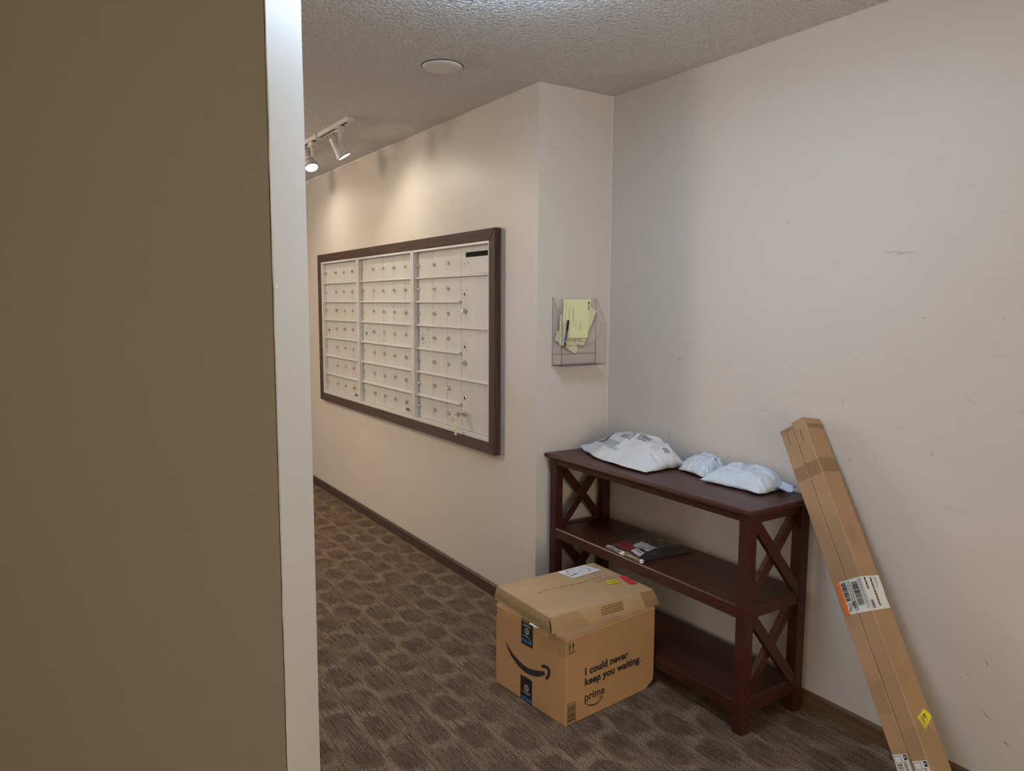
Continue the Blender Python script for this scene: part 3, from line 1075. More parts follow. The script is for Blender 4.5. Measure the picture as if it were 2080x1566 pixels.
for z0, z1 in ((0.412, 0.458), (0.071, 0.116)):
    # board between the rails, with a front lip
    MB().box(SX0 + .020, SX1 - .020, SY0 + .030, SY1 - .006, z1 - .020, z1 - .001).build('shelf_board', 'mahogany', cs)
    fl = MB((0, SY0, 0), (0, 1, 0), (0, 0, 1), (1, 0, 0))
    fl.prism([(.002, z0), (.030, z0), (.030, z1 - .001), (.006, z1 - .001), (.002, z1 - .006)], SX0 + LG, SX1 - LG)
    fl.build('shelf_rail', 'mahogany', cs)
    MB().box(SX0 + LG, SX1 - LG, SY1 - .020, SY1 - .004, z0, z1 - .021).build('shelf_rail', 'mahogany', cs)
    for s, xo in ((-1, SX0), (1, SX1)):
        xa, xb = (xo + .004, xo + .026) if s < 0 else (xo - .026, xo - .004)
        sr_ = MB().box(xa, xb, SY0 + LG, SY1 - LG, z0, z1 + .003).build('side_rail', 'mahogany', cs, bevel=0.003, seg=2)
        link(MB().box(xa + .004, xb - .004, SY0 + LG + .004, SY1 - LG - .004, z1 + .0031, z1 + .0035).build('dust_film', 'mahogany_dust'), sr_)
for z0, z1 in ((0.461, 0.745), (0.119, 0.412)):
    for s, xc in ((-1, SX0 + .0215), (1, SX1 - .0215)):
        ya, yb = SY0 + LG, SY1 - LG
        for k, (za, zb_) in enumerate(((z1, z0), (z0, z1))):
            # square bar laid corner to corner; the two are half-lapped front and back
            w = 0.019
            L_ = math.hypot(yb - ya, zb_ - za)
            dy, dz = (yb - ya) / L_, (zb_ - za) / L_
            off = (0.0105 if k == 0 else -0.0105) * s
            b = MB((xc + off, (ya + yb) / 2, (za + zb_) / 2), (0, dy, dz), (0, -dz, dy), (1, 0, 0))
            hl = L_ / 2
            # ends cut to the posts
            t_ = w * abs(dz / dy)
            sg = 1 if k == 0 else -1
            b.prism([(-hl - t_ * sg * -1, -w), (hl - t_ * sg * -1, -w), (hl - t_ * sg, w), (-hl - t_ * sg, w)], -.010, .010)
            cbr = b.build('cross_brace', 'mahogany', cs, bevel=0.0015, seg=1)
            if k == 1:
                d_ = MB((xc + off, (ya + yb) / 2, (za + zb_) / 2), (0, dy, dz), (0, -dz, dy), (1, 0, 0))
                d_.box(-hl + .03, hl - .03, w + .0001, w + .0005, -.008, .008)
                link(d_.build('dust_film', 'mahogany_dust'), cbr)

# ------------------------------------------------------------------ padded mailers on the shelf top


class Mailer:
    def __init__(self, name, label, cor, base, T, seed, m, peak=(.5, .5), lift=None, nu=60, nv=40, wr=1.0, sharp=(2.6, 2.6), power=0.62, bulge=0.0):
        self.c = [V((*p, 0)) for p in cor]
        self.base, self.T, self.seed, self.peak, self.wr, self.sharp, self.power, self.bulge = base, T, seed, peak, wr, sharp, power, bulge
        self.lift = lift or (lambda u, v: 0)
        cx = sum((p for p in self.c), V((0, 0, 0))) / 4
        self.g = thing(name, label, 'mailer', (cx.x, cx.y, base), 'white poly mailers on the console top')
        b = MB()
        self.nu, self.nv = nu, nv
        b.grid(lambda u, v: self.pt(u, v, 1), nu, nv)
        k = len(b.v)
        b.grid(lambda u, v: self.pt(u, v, -1), nu, nv)
        me = b.mesh('pouch', smooth=True, recalc=False)
        bm = bmesh.new()
        bm.from_mesh(me)
        bmesh.ops.remove_doubles(bm, verts=bm.verts, dist=0.0003)
        bmesh.ops.recalc_face_normals(bm, faces=bm.faces)
        bm.to_mesh(me)
        bm.free()
        self.o = bpy.data.objects.new('pouch', me)
        C.objects.link(self.o)
        me.materials.append(MATS[m])
        link(self.o, self.g)

    def warp(self, t, p):
        # move parameter so that the crest sits at p
        return t ** (math.log(0.5) / math.log(p))

    def pt(self, u, v, side):
        a, b, c, d = self.c
        s = self.seed
        # wavy seam
        eu = min(u, 1 - u)
        ev = min(v, 1 - v)
        q = a * (1 - u) * (1 - v) + b * u * (1 - v) + c * u * v + d * (1 - u) * v
        wob = 0.006 * self.wr
        q = q + V((noise.noise(V((u * 5, v * 5, s))), noise.noise(V((u * 5, v * 5, s + 9))), 0)) * wob
        # sides pull in a little between the corners
        cc = (a + b + c + d) / 4
        pull = 0.10 * (math.sin(math.pi * u) * max(0, 1 - ev * 4) + math.sin(math.pi * v) * max(0, 1 - eu * 4))
        q = q.lerp(cc, pull * 0.35)
        q = q + V((0, -self.bulge * math.sin(math.pi * u) * (1 - v) ** 2, 0))
        U, Vv = self.warp(u, self.peak[0]), self.warp(v, self.peak[1])
        hu = max(0, 1 - abs(2 * U - 1) ** self.sharp[0])
        hv = max(0, 1 - abs(2 * Vv - 1) ** self.sharp[1])
        h = (hu * hv) ** self.power
        edge = min(eu * 5, ev * 4, 1)
        n = noise.noise(V((u * 3.1 + s, v * 2.7, s)))
        # creases: ridged noise
        r1 = 1 - abs(noise.noise(V((u * 5 + v * 1.5 + s * 3, v * 3.2 - u * 1.2, s * 1.7))))
        r2 = 1 - abs(noise.noise(V((u * 13 + s, v * 12, s * 2.3))))
        cre = (r1 ** 5 * 0.0060 + r2 ** 9 * 0.0010) * self.wr
        rim = min(1, min(eu * 14, ev * 10))
        fan = (math.sin(u * 42 + 3 * n + s) * math.exp(-ev * 11) + math.sin(v * 34 + 3 * n) * math.exp(-eu * 13)) * 0.0034 * self.wr * rim
        seam_z = 0.005 + 0.005 * (noise.noise(V((u * 4, v * 4, s + 4))) + .6)
        lf = self.lift(u, v)
        if side > 0:
            z = seam_z + self.T * h * (1 + 0.16 * n) + (cre + fan) * rim
        else:
            z = seam_z * (1 - rim) + 0.0015 * rim
            if edge <= 0:
                z = seam_z
            z = min(z, seam_z)
        return (q.x, q.y, self.base + z + lf)

    def patch(self, name, m, rects, off=0.0012):
        b = MB()
        if self.bulge:
            rects = [(.02 + a * 1.02, .02 + b_ * 1.02, .06 + .70 * c, .06 + .70 * d) for a, b_, c, d in rects]
        for (ua, ub, va, vb) in rects:
            nu = max(1, int((ub - ua) * self.nu * 1.2))
            nv = max(1, int((vb - va) * self.nv * 1.2))

            def fn(p, q):
                x, y, z = self.pt(ua + (ub - ua) * p, va + (vb - va) * q, 1)
                return (x, y, z + off)
            b.grid(fn, nu, nv)
        o = b.build(name, m, recalc=False)
        link(o, self.o)
        return o


ZS = ZT + 0.0006
random.seed(2)
m1 = Mailer('poly_mailer', 'large puffy white poly mailer with barcodes at the left of the console top',
            [(0.026, 0.222), (0.592, 0.130), (0.594, 0.350), (0.150, 0.404)], ZS, 0.098, 3.3, 'poly_white_warm', peak=(.52, .70),
            lift=lambda u, v: 0.012 * max(0, 1 - u * 8), wr=2.0, sharp=(3.6, 2.4), power=0.60, bulge=0.042)
bars = []
u_ = 0.10
while u_ < 0.25:
    w = random.choice((.003, .005, .008))
    bars.append((u_, u_ + w, 0.30, 0.60))
    u_ += w + random.choice((.004, .006))
m1.patch('barcode', 'grey_print', bars)
lines = []
for k in range(7):
    v_ = 0.20 + k * 0.028
    u_ = 0.27
    while u_ < 0.52 - k * .012:
        L = random.uniform(.01, .05)
        lines.append((u_, u_ + L, v_, v_ + .009))
        u_ += L + .008
for k in range(5):
    v_ = 0.50 + k * 0.03
    u_ = 0.36
    while u_ < 0.50:
        L = random.uniform(.008, .02)
        lines.append((u_, u_ + L, v_, v_ + .018))
        u_ += L + .007
for k in range(6):
    v_ = 0.60 + k * 0.036
    u_ = 0.54
    while u_ < 0.70:
        L = random.uniform(.008, .022)
        lines.append((u_, u_ + L, v_, v_ + .022))
        u_ += L + .006
m1.patch('address_print', 'grey_print', lines)
m1.patch('symbol_print', 'black_print', [(0.475, 0.50, 0.66, 0.71), (0.71, 0.73, 0.60, 0.65)])
m1.patch('faint_print', 'pink_print', [(0.80 + .012 * k, 0.805 + .012 * k, .45, .70) for k in range(5)])
m1.patch('barcode', 'grey_print', [(0.86 + .009 * k, 0.8645 + .009 * k, .72, .92) for k in range(6)])
m2 = Mailer('poly_mailer', 'small flat white mailer wedged between the two larger ones on the console top',
            [(0.606, 0.290), (0.772, 0.258), (0.790, 0.405), (0.606, 0.408)], ZS, 0.058, 7.1, 'poly_white', peak=(.5, .64), wr=2.0, nu=40, nv=34)
m2.patch('faint_print', 'pink_print', [(.35, .62, .46, .49), (.38, .66, .54, .56), (.40, .55, .60, .62)])
m2.patch('symbol_print', 'grey_print', [(.74, .78, .55, .60), (.79, .84, .57, .62), (.76, .82, .65, .68)])
m3 = Mailer('poly_mailer', 'plump bluish-white mailer nearest the leaning tube boxes on the console top',
            [(0.785, 0.222), (1.060, 0.230), (1.060, 0.398), (0.806, 0.400)], ZS, 0.058, 12.4, 'poly_white', peak=(.50, .60), wr=1.9, sharp=(3.4, 3.0))
m3.patch('symbol_print', 'black_print', [(.10, .14, .62, .66), (.115, .15, .66, .72), (.13, .155, .72, .77)])
m3.patch('faint_print', 'pink_print', [(.30, .50, .66, .69), (.34, .60, .73, .76), (.42, .66, .80, .82)])
# open flap tail at its right end
tl = MB()
tl.grid(lambda u, v: (1.015 + .085 * u + .01 * v, 0.318 + .062 * v + .012 * math.sin(v * 9 + u * 4) * u, ZS + .020 + .007 * math.sin(v * 8 + 2 * u) * (0.4 + u) - .004 * u + .008 * v), 10, 16)
tl.grid(lambda u, v: (1.015 + .085 * u + .01 * v, 0.318 + .062 * v + .012 * math.sin(v * 9 + u * 4) * u, ZS + .018 + .007 * math.sin(v * 8 + 2 * u) * (0.4 + u) - .004 * u + .008 * v), 10, 16)
link(tl.build('end_flap', 'poly_white', smooth=True, recalc=False), m3.o)

# ------------------------------------------------------------------ clear bag with dark garment on the middle shelf
ZM = 0.4575
cb = thing('clear_garment_bag', 'clear plastic bag of folded black and red clothing on the middle shelf', 'bag', (0.52, 0.22, ZM))


def bag_pt(h, ins, s):
    a, b, c, d = V((0.405, 0.072, 0)), V((0.640, 0.066, 0)), V((0.650, 0.372, 0)), V((0.378, 0.376, 0))
    cc = (a + b + c + d) / 4

    def fn(u, v):
        q = a * (1 - u) * (1 - v) + b * u * (1 - v) + c * u * v + d * (1 - u) * v
        q = q.lerp(cc, ins)
        q += V((noise.noise(V((u * 4, v * 4, s))), noise.noise(V((u * 4, v * 4, s + 5))), 0)) * .005
        e = min(u, 1 - u, v, 1 - v)
        k = min(1, e * 7) ** .6
        r = (1 - abs(noise.noise(V((u * 5 + s, v * 3, s))))) ** 4
        return (q.x, q.y, ZM + .0015 + h * k + (.004 * r) * k + .001)
    return fn


gm = MB()
gm.grid(bag_pt(.018, .09, 2.0), 26, 30)
gm.grid(lambda u, v: (lambda p: (p[0], p[1], ZM + .0015))(bag_pt(.018, .09, 2.0)(u, v)), 26, 30)
gm.build('folded_garment', 'black_fabric', cb, smooth=True, recalc=False)
gf = bag_pt(.018, .09, 2.0)


def gpatch(name, m, pts, off=.0012, nu=8, nv=8):
    a, b, c, d = [V((*p, 0)) for p in pts]
    o_ = MB()
    o_.grid(lambda u, v: gf(*(a * (1 - u) * (1 - v) + b * u * (1 - v) + c * u * v + d * (1 - u) * v)[:2])[:2] + (gf(*(a * (1 - u) * (1 - v) + b * u * (1 - v) + c * u * v + d * (1 - u) * v)[:2])[2] + off,), nu, nv)
    return o_.build(name, m, cb, recalc=False)


gpatch('red_cloth', 'red_fabric', [(.02, .06), (.78, .03), (.72, .17), (.03, .30)])
gpatch('shipping_label', 'paper_label', [(.42, .20), (.84, .22), (.80, .46), (.36, .44)], .0024)
gpatch('shipping_label', 'paper_label', [(.58, .06), (.86, .035), (.88, .13), (.60, .17)], .0030)
gpatch('label_print', 'grey_print', [(.62, .12), (.82, .10), (.82, .115), (.62, .135)], .0040, 4, 1)
sm = MB()
pts = [gf(.55 + .24 * k / 10, .28 + .035 * math.sin(math.pi * k / 10) * -1 + .04 * k / 10) for k in range(11)]
sm.tube([(p[0], p[1], p[2] + .0032) for p in pts], [.0006 + .0012 * math.sin(math.pi * k / 10) for k in range(11)], 6)
sm.build('smile_print', 'grey_print', cb)


def gstroke(name, m, pts, w):
    P_ = [V(gf(*q)) + V((0, 0, .0022)) for q in pts]
    MB().tube(P_, w, 6).build(name, m, cb, smooth=True)


gstroke('printed_lettering', 'dim_print', [(.33 + .055 * math.cos(k * .6), .50 + .045 * math.sin(k * .6)) for k in range(11)], .0022)
gstroke('printed_lettering', 'dim_print', [(.42, .56), (.46, .50), (.48, .58), (.52, .51), (.55, .59), (.60, .53)], .0020)
gstroke('printed_lettering', 'dim_print', [(.62, .62), (.66, .55), (.71, .61), (.74, .56)], .0018)
gstroke('printed_emblem', 'gold_print', [(.42, .74), (.46, .66), (.49, .76), (.53, .65), (.56, .76), (.61, .66), (.62, .75)], .0028)
gstroke('printed_emblem', 'gold_print', [(.40, .80), (.52, .77), (.66, .80), (.76, .86)], .0022)
gstroke('printed_emblem', 'gold_print', [(.55, .66), (.60, .60), (.64, .68)], .0026)
fl = MB()
ff = bag_pt(.0235, 0.0, 2.0)
fl.grid(lambda u, v: (lambda p: (p[0], p[1], p[2] + .0035 * abs(noise.noise(V((u * 9 + v * 3, v * 5, 3)))) * min(1, 9 * min(u, 1 - u, v, 1 - v))))(ff(u, v)), 40, 44)
fl.build('film', 'clear_film', cb, smooth=True, recalc=False)
hd = MB()
rnd = random.Random(3)
hp = [(0.528 + .112 * k / 14, 0.068 + rnd.uniform(-.002, .002), ZM + .010 + rnd.uniform(-.002, .002)) for k in range(15)]
hd.tube(hp, [.0065 + rnd.uniform(-.002, .001) for k in range(15)], 8)
hd.build('rolled_seal', 'clear_tape', cb, smooth=True)
for xx in (0.529, 0.640):
    s_ = MB((xx, 0.067, ZM + .010))
    s_.lathe([(.002, -.008), (.009, -.005), (.006, 0), (.010, .003), (.003, .008)], 9)
    s_.build('crumpled_end', 'poly_white_warm', cb)

# ------------------------------------------------------------------ big carton
BF, BL, BR = V((0.788, -0.418, 0)), V((0.386, -0.455, 0)), V((0.742, 0.048, 0))
BH = 0.320
ul = (BF - BL).normalized()
ur = (BR - BF).normalized()
WL, WR = (BF - BL).length, (BR - BF).length
zz = V((0, 0, 1))
nl = ul.cross(zz)
nr = ur.cross(zz)
bx = thing('cardboard_carton', 'large brown carton with black smile logo standing on the carpet', 'box', tuple((BL + BR) / 2))
b = MB(BF, ur, zz, -ul)
b.prism([(0, 0), (WR - .046, 0), (WR - .002, .026), (WR, .06), (WR, BH), (0, BH)], 0, WL)
b.build('body', 'cardboard', bx, bevel=0.004, seg=2)
# top flaps, a little proud and not quite meeting
for s in (0, 1):
    f_ = MB(BF, ur, zz, -ul)
    f_.box(.003, WR - .003, BH + .0005, BH + .0028, .003 + s * (WL / 2), WL / 2 - .002 + s * (WL / 2))
    f_.build('top_flap', 'cardboard', bx)


def onL(a, c, n=.0008):
    return BL + ul * a + zz * c + nl * n


def onR(a, c, n=.0008):
    return BF + ur * a + zz * c + nr * n


def flat(name, m, pts, fn, parent=bx, off=.0006, th=.0004):
    b = MB()
    k = len(pts)
    for n_ in (off, off + th):
        b.v += [fn(a, c, n_) for a, c in pts]
    b.f.append(tuple(range(k, 2 * k)))
    for i in range(k):
        j = (i + 1) % k
        b.f.append((i, j, k + j, k + i))
    o = b.build(name, m, recalc=False)
    link(o, parent)
    return o


def strip(name, m, pts, ws, fn, parent=bx, off=.0006, n=28, cap=True):
    """a curved stroke of varying width through control points (catmull-rom)"""
    def cr(p0, p1, p2, p3, t):
        return [0.5 * ((2 * p1[i]) + (-p0[i] + p2[i]) * t + (2 * p0[i] - 5 * p1[i] + 4 * p2[i] - p3[i]) * t * t + (-p0[i] + 3 * p1[i] - 3 * p2[i] + p3[i]) * t ** 3) for i in range(3)]
    P3 = [(a, c, w) for (a, c), w in zip(pts, ws)]
    P3 = [P3[0]] + P3 + [P3[-1]]
    cur = []
    for i in range(1, len(P3) - 2):
        for k in range(8):
            cur.append(cr(P3[i - 1], P3[i], P3[i + 1], P3[i + 2], k / 8))
    cur.append(P3[-1])
    Lf, Rt = [], []
    for i, (a, c, w) in enumerate(cur):
        p, q = cur[max(i - 1, 0)], cur[min(i + 1, len(cur) - 1)]
        dx, dz = q[0] - p[0], q[1] - p[1]
        l = math.hypot(dx, dz) or 1
        Lf.append((a - dz / l * w, c + dx / l * w))
        Rt.append((a + dz / l * w, c - dx / l * w))
    b = MB()
    k = len(Lf)
    b.v = [fn(a, c, off) for a, c in Lf] + [fn(a, c, off) for a, c in Rt]
    b.f = [(i, i + 1, k + i + 1, k + i) for i in range(k - 1)]
    if cap:
        for (a, c, w) in (cur[0], cur[-1]):
            n0_ = len(b.v)
            b.v += [fn(a + w * math.cos(t * math.pi / 6), c + w * math.sin(t * math.pi / 6), off + .00003) for t in range(12)]
            b.f.append(tuple(range(n0_, n0_ + 12)))
    o = b.build(name, m, recalc=False)
    link(o, parent)
    return o


strip('smile_logo', 'black_print', [(.064, .190), (.086, .165), (.115, .146), (.157, .130), (.200, .1265), (.242, .1345), (.287, .153)], [.0012, .006, .0095, .0115, .0115, .0115, .0075], onL)
strip('smile_logo', 'black_print', [(.279, .1765), (.298, .182), (.314, .178), (.316, .164), (.309, .148), (.301, .138)], [.0052, .0062, .0068, .0066, .0058, .0042], onL)
tpu = flat('sealing_tape', 'tape_black', [(.158, BH), (.158, .2205), (.224, .2215), (.224, BH)], onL, off=.0005)
tpl = flat('sealing_tape', 'tape_black', [(.155, .001), (.222, .001), (.222, .096), (.217, .0945), (.205, .099), (.195, .096), (.183, .099), (.172, .095), (.155, .097)], onL, off=.0005)
for tp_, s, cz, py in ((tpu, -1, .276, .2275), (tpl, 1, .056, .004)):
    # ring with a small arrow head, thin printed lines, the word in pale blue
    ring = [(.191 + .0098 * math.cos(k * math.pi / 10), cz + .0098 * math.sin(k * math.pi / 10)) for k in range(21)]
    strip('ring_print', 'pale_print', ring, [.0026] * 21, onL, tp_, .0012, cap=False)
    flat('arrow_print', 'pale_print', [(.1885 * 1 + (.191 - .1885) * (0 if s > 0 else 2), cz - .004), (.195 if s > 0 else .187, cz), (.1885 * 1 + (.191 - .1885) * (0 if s > 0 else 2), cz + .004)][::(1 if s > 0 else -1)], onL, tp_, .0012)
    for q, L_ in ((.018 if s < 0 else -.018, .050), (.0225 if s < 0 else -.0235, .034)):
        flat('line_print', 'pale_print', [(.190 - L_ / 2, cz + q), (.190 + L_ / 2, cz + q), (.190 + L_ / 2, cz + q + .0018), (.190 - L_ / 2, cz + q + .0018)], onL, tp_, .0012)
    if s > 0:
        text_into('word_print', 'prime', .026, 'blue_print', tp_, onL(.162, .006, .0010), ul, zz, nl, .0004, 1.0, .98)
    else:
        text_into('word_print', 'prime', .026, 'blue_print', tp_, onL(.219, .2435, .0010), -ul, -zz, nl, .0004, 1.0, .98)
        strip('smile_print', 'pale_print', [(.168, .2545), (.180, .2565), (.198, .2545), (.213, .247)], [.0010, .0014, .0014, .0006], onL, tp_, .0012)
# lettering on the long side
text_into('slogan_lettering', 'I could never', .0385, 'black_print', bx, onR(.092, .163, .0004), ur, zz, nr, .0013, 1.03, 1.06)
text_into('slogan_lettering', 'keep you waiting.', .0385, 'black_print', bx, onR(.092, .124, .0004), ur, zz, nr, .0013, 1.03, 1.06)
text_into('brand_lettering', 'prime', .044, 'black_print', bx, onR(.092, .064, .0004), ur, zz, nr, .0005, 1.0, 1.0)
strip('brand_smile', 'black_print', [(.104, .052), (.122, .0405), (.146, .036), (.166, .041), (.178, .050)], [.0012, .0024, .0026, .0022, .0014], onR)
strip('brand_smile', 'black_print', [(.167, .0535), (.178, .0555), (.1845, .053), (.182, .043)], [.0012, .0016, .0018, .0010], onR)
for a in (.018, .034):
    flat('upright_arrow', 'black_print', [(a - .0015, .273), (a + .0015, .273), (a + .0015, .292), (a - .0015, .292)], onR)
    flat('upright_arrow', 'black_print', [(a - .0062, .288), (a, .2915), (a + .0062, .288), (a, .3055)], onR)
flat('upright_bar', 'black_print', [(.007, .266), (.046, .266), (.046, .2685), (.007, .2685)], onR)
for pts in ([(.010, .006), (.049, .006), (.049, .0075), (.010, .0075)], [(.010, .080), (.049, .080), (.049, .0815), (.010, .0815)],
            [(.010, .0075), (.0115, .0075), (.0115, .080), (.010, .080)], [(.0475, .0075), (.049, .0075), (.049, .080), (.0475, .080)]):
    flat('barcode_border', 'black_print', pts, onR)
rb_ = random.Random(6)
z = .014
while z < .072:
    h = rb_.choice((.0010, .0016, .0026))
    flat('barcode_bar', 'black_print', [(.014, z), (.0455, z), (.0455, z + h), (.014, z + h)], onR)
    z += h + rb_.choice((.0012, .002, .003))
for c in (.286, .303):
    flat('punch_mark', 'black_print', [(.0008, c - .005), (.006, c - .005), (.006, c + .005), (.0008, c + .005)], onL)
for c in (.287, .302):
    flat('punch_mark', 'black_print', [(WR - .006, c - .004), (WR - .001, c - .004), (WR - .001, c + .004), (WR - .006, c + .004)], onR)
flat('clear_tape', 'clear_tape', [(.001, .262), (.016, .285), (.030, .319), (.001, .319)], onR)
flat('clear_tape', 'clear_tape', [(WL - .075, .319), (WL - .030, .250), (WL - .001, .262), (WL - .001, .319)], onL)

# ------------------------------------------------------------------ flat carton on top of it
FB = BH + 0.0034
FT = 0.386
fx = thing('flat_carton', 'shallow taped brown carton lying on top of the smile carton', 'box', (0.54, -0.18, FB))
A, B_, C_, D_ = (0.718, -0.440), (0.372, -0.440), (0.366, 0.046), (0.719, 0.053)
a_, b__, c__, d__ = (0.730, -0.437), (0.348, -0.436), (0.350, 0.052), (0.736, 0.074)
n_ = 14


def fbox(u, v, w):
    def bl(P, u, v):
        return V(P[1]) * (1 - u) * (1 - v) + V(P[0]) * u * (1 - v) + V(P[3]) * u * v + V(P[2]) * (1 - u) * v
    p = bl((a_, b__, c__, d__), u, v).lerp(bl((A, B_, C_, D_), u, v), w)
    return p


fb = MB()
fb.grid(lambda u, v: (*fbox(u, v, 1), FT - .003 * (1 - min(1, 14 * min(u, 1 - u, v, 1 - v))) + .0016 * noise.noise(V((u * 3, v * 3, 1)))), n_, n_ + 6)
fb.grid(lambda u, v: (*fbox(u, v, 0), FB), n_, n_ + 6)
for fn in (lambda s, w: fbox(s, 0, w), lambda s, w: fbox(s, 1, w)):
    fb.grid(lambda s, w, fn=fn: (*(fn(s, w) + V((0, 0.004 * math.sin(math.pi * w) * (-1 if fn(s, w)[1] < 0 else 1)))), FB + (FT - .003 - FB) * w + (.0016 * noise.noise(V((s * 3, 0 if fn(s, w)[1] < 0 else 3, 1))) if w == 1 else 0)), n_, 4)
for q, fn in ((0, lambda s, w: fbox(0, s, w)), (1, lambda s, w: fbox(1, s, w))):
    fb.grid(lambda s, w, fn=fn, q=q: (*(fn(s, w) + V(((0.006 if q == 0 else .003) * math.sin(math.pi * w) * (-1 if q == 0 else 1), 0))), FB + (FT - .003 - FB) * w + (.0016 * noise.noise(V((3 * q, s * 3, 1))) if w == 1 else 0)), n_ + 6, 4)
me = fb.mesh('body', recalc=False)
bm = bmesh.new()
bm.from_mesh(me)
bmesh.ops.remove_doubles(bm, verts=bm.verts, dist=0.0008)
bmesh.ops.recalc_face_normals(bm, faces=bm.faces)
bm.to_mesh(me)
bm.free()
fo = bpy.data.objects.new('body', me)
C.objects.link(fo)
me.materials.append(MATS['cardboard_flat'])
link(fo, fx)


def onT(a, c, n=.0008):
    return V((a, c, FT + .0012 + n))


def onFL(a, c, n=.0008):        # short near side (faces -y)
    p = fbox(a, 0, c)
    return V((p.x, p.y - .0045 * math.sin(math.pi * c) - .0006 - n, FB + (FT - .003 - FB) * c))


def onFR(a, c, n=.0008):        # long near side (faces +x)
    p = fbox(1, a, c)
    return V((p.x + .0035 * math.sin(math.pi * c) + .0008 + n, p.y, FB + (FT - .003 - FB) * c))


def gridpatch(name, m, quad, fn, parent, nu=14, nv=5, off=.0007):
    (a0, c0), (a1, c1), (a2, c2), (a3, c3) = quad
    b = MB()
    b.grid(lambda u, v: fn((a0 * (1 - u) + a1 * u) * (1 - v) + (a3 * (1 - u) + a2 * u) * v, (c0 * (1 - u) + c1 * u) * (1 - v) + (c3 * (1 - u) + c2 * u) * v, off), nu, nv)
    o = b.build(name, m, smooth=True, recalc=False)
    link(o, parent)
    return o


lb = flat('shipping_label', 'paper_label', [(.385, -.160), (.474, -.146), (.463, .010), (.376, -.012)], onT, fx)
strip('smile_print', 'grey_print', [(.398, -.045), (.415, -.028), (.436, -.030), (.452, -.046)], [.0008, .0022, .0024, .0010], onT, lb, .0014)
rl = random.Random(9)
for k in range(16):
    x_, y_ = rl.uniform(.39, .455), rl.uniform(-.145, -.07)
    flat('label_print', 'grey_print', [(x_, y_), (x_ + .0022, y_), (x_ + .0022, y_ + rl.uniform(.008, .024)), (x_, y_ + .010)], onT, lb, .0014)
ys = flat('sticker', 'yellow_sticker', [(.566, -.055), (.598, -.068), (.607, -.022), (.578, -.008)], onT, fx)
for q in range(5):
    y_ = -.054 + q * .008
    flat('sticker_print', 'black_print', [(.578 + q * .001, y_), (.594 + q * .001, y_ - .001), (.594 + q * .001, y_ + .003), (.578, y_ + .002)], onT, ys, .0014)
rs_ = flat('sticker', 'red_sticker', [(.558, .022), (.644, .003), (.650, .034), (.564, .051)], onT, fx)
for q in range(4):
    y_ = .010 + q * .009
    flat('sticker_print', 'brown_print', [(.585, y_ + .006), (.628, y_ - .002), (.628, y_), (.585, y_ + .008)], onT, rs_, .0014)
# printed lines on the lid and on the long side
for k, (x_, y0_, y1_) in enumerate(((.540, -.10, .03), (.556, -.11, .02))):
    flat('seam_print', 'brown_print', [(x_, y0_), (x_ + .0012, y0_), (x_ + .0012, y1_), (x_, y1_)], onT, fx)
# worn streak
for k in range(9):
    y_ = -.36 + k * .038
    x_ = .520 - .006 * math.sin(k)
    flat('rub_mark', 'brown_print', [(x_, y_), (x_ + rl.uniform(.002, .005), y_ + .01), (x_ + .003, y_ + rl.uniform(.028, .036)), (x_ - .001, y_ + .02)], onT, fx, .0002, .0002)
for k in range(4):
    c = .78 - k * .145
    s_ = .47 if k < 1 else .45
    while s_ < .66:
        L = rl.uniform(.008, .022)
        flat('stamp_print', 'brown_print', [(s_, c - .045), (s_ + L, c - .045), (s_ + L, c + .03), (s_, c + .03)], onFR, fx)
        s_ += L + .007
gridpatch('clear_tape', 'clear_tape', [(.0, .02), (.33, .02), (.24, .98), (.0, .98)], onFR, fx)
gridpatch('brown_tape', 'brown_tape', [(.86, .02), (.998, .02), (.998, .98), (.86, .98)], onFR, fx)
gridpatch('clear_tape', 'clear_tape', [(.02, .03), (.98, .03), (.98, .97), (.02, .97)], onFL, fx, 24, 6)
# torn tape flap sagging over the carton edge
tf = MB()
tf.grid(lambda u, v: (0.36 + .36 * u, -0.442 - .006 * v + .004 * noise.noise(V((u * 9, v * 3, 0))), FB + .012 - (.026 * v) * (0.3 + 0.7 * u) + .006 * noise.noise(V((u * 6, v, 4)))), 30, 4)
link(tf.build('torn_tape', 'clear_tape', smooth=True, recalc=False), fx)
tf = MB()
tf.grid(lambda u, v: (0.61 + .055 * u, -0.4485 - .003 * v + .003 * noise.noise(V((u * 14, v * 6, 0))), FB + .004 - .007 * v * (1 - .5 * u) + .005 * noise.noise(V((u * 6, v * 2, 7)))), 16, 4)
link(tf.build('torn_paper', 'poly_white_warm', smooth=True, recalc=False), fx)

# ------------------------------------------------------------------ two long tube boxes leaning on the wall
TO = V((1.156, 0.321, 1.094))
tt = V((.52755, -.14184, -.8376)).normalized()
ta = V((.84909, .05664, .5252))
ta = (ta - tt * ta.dot(tt)).normalized()
tb = ta.cross(tt).normalized()
TW, TD = 0.0535, 0.0975


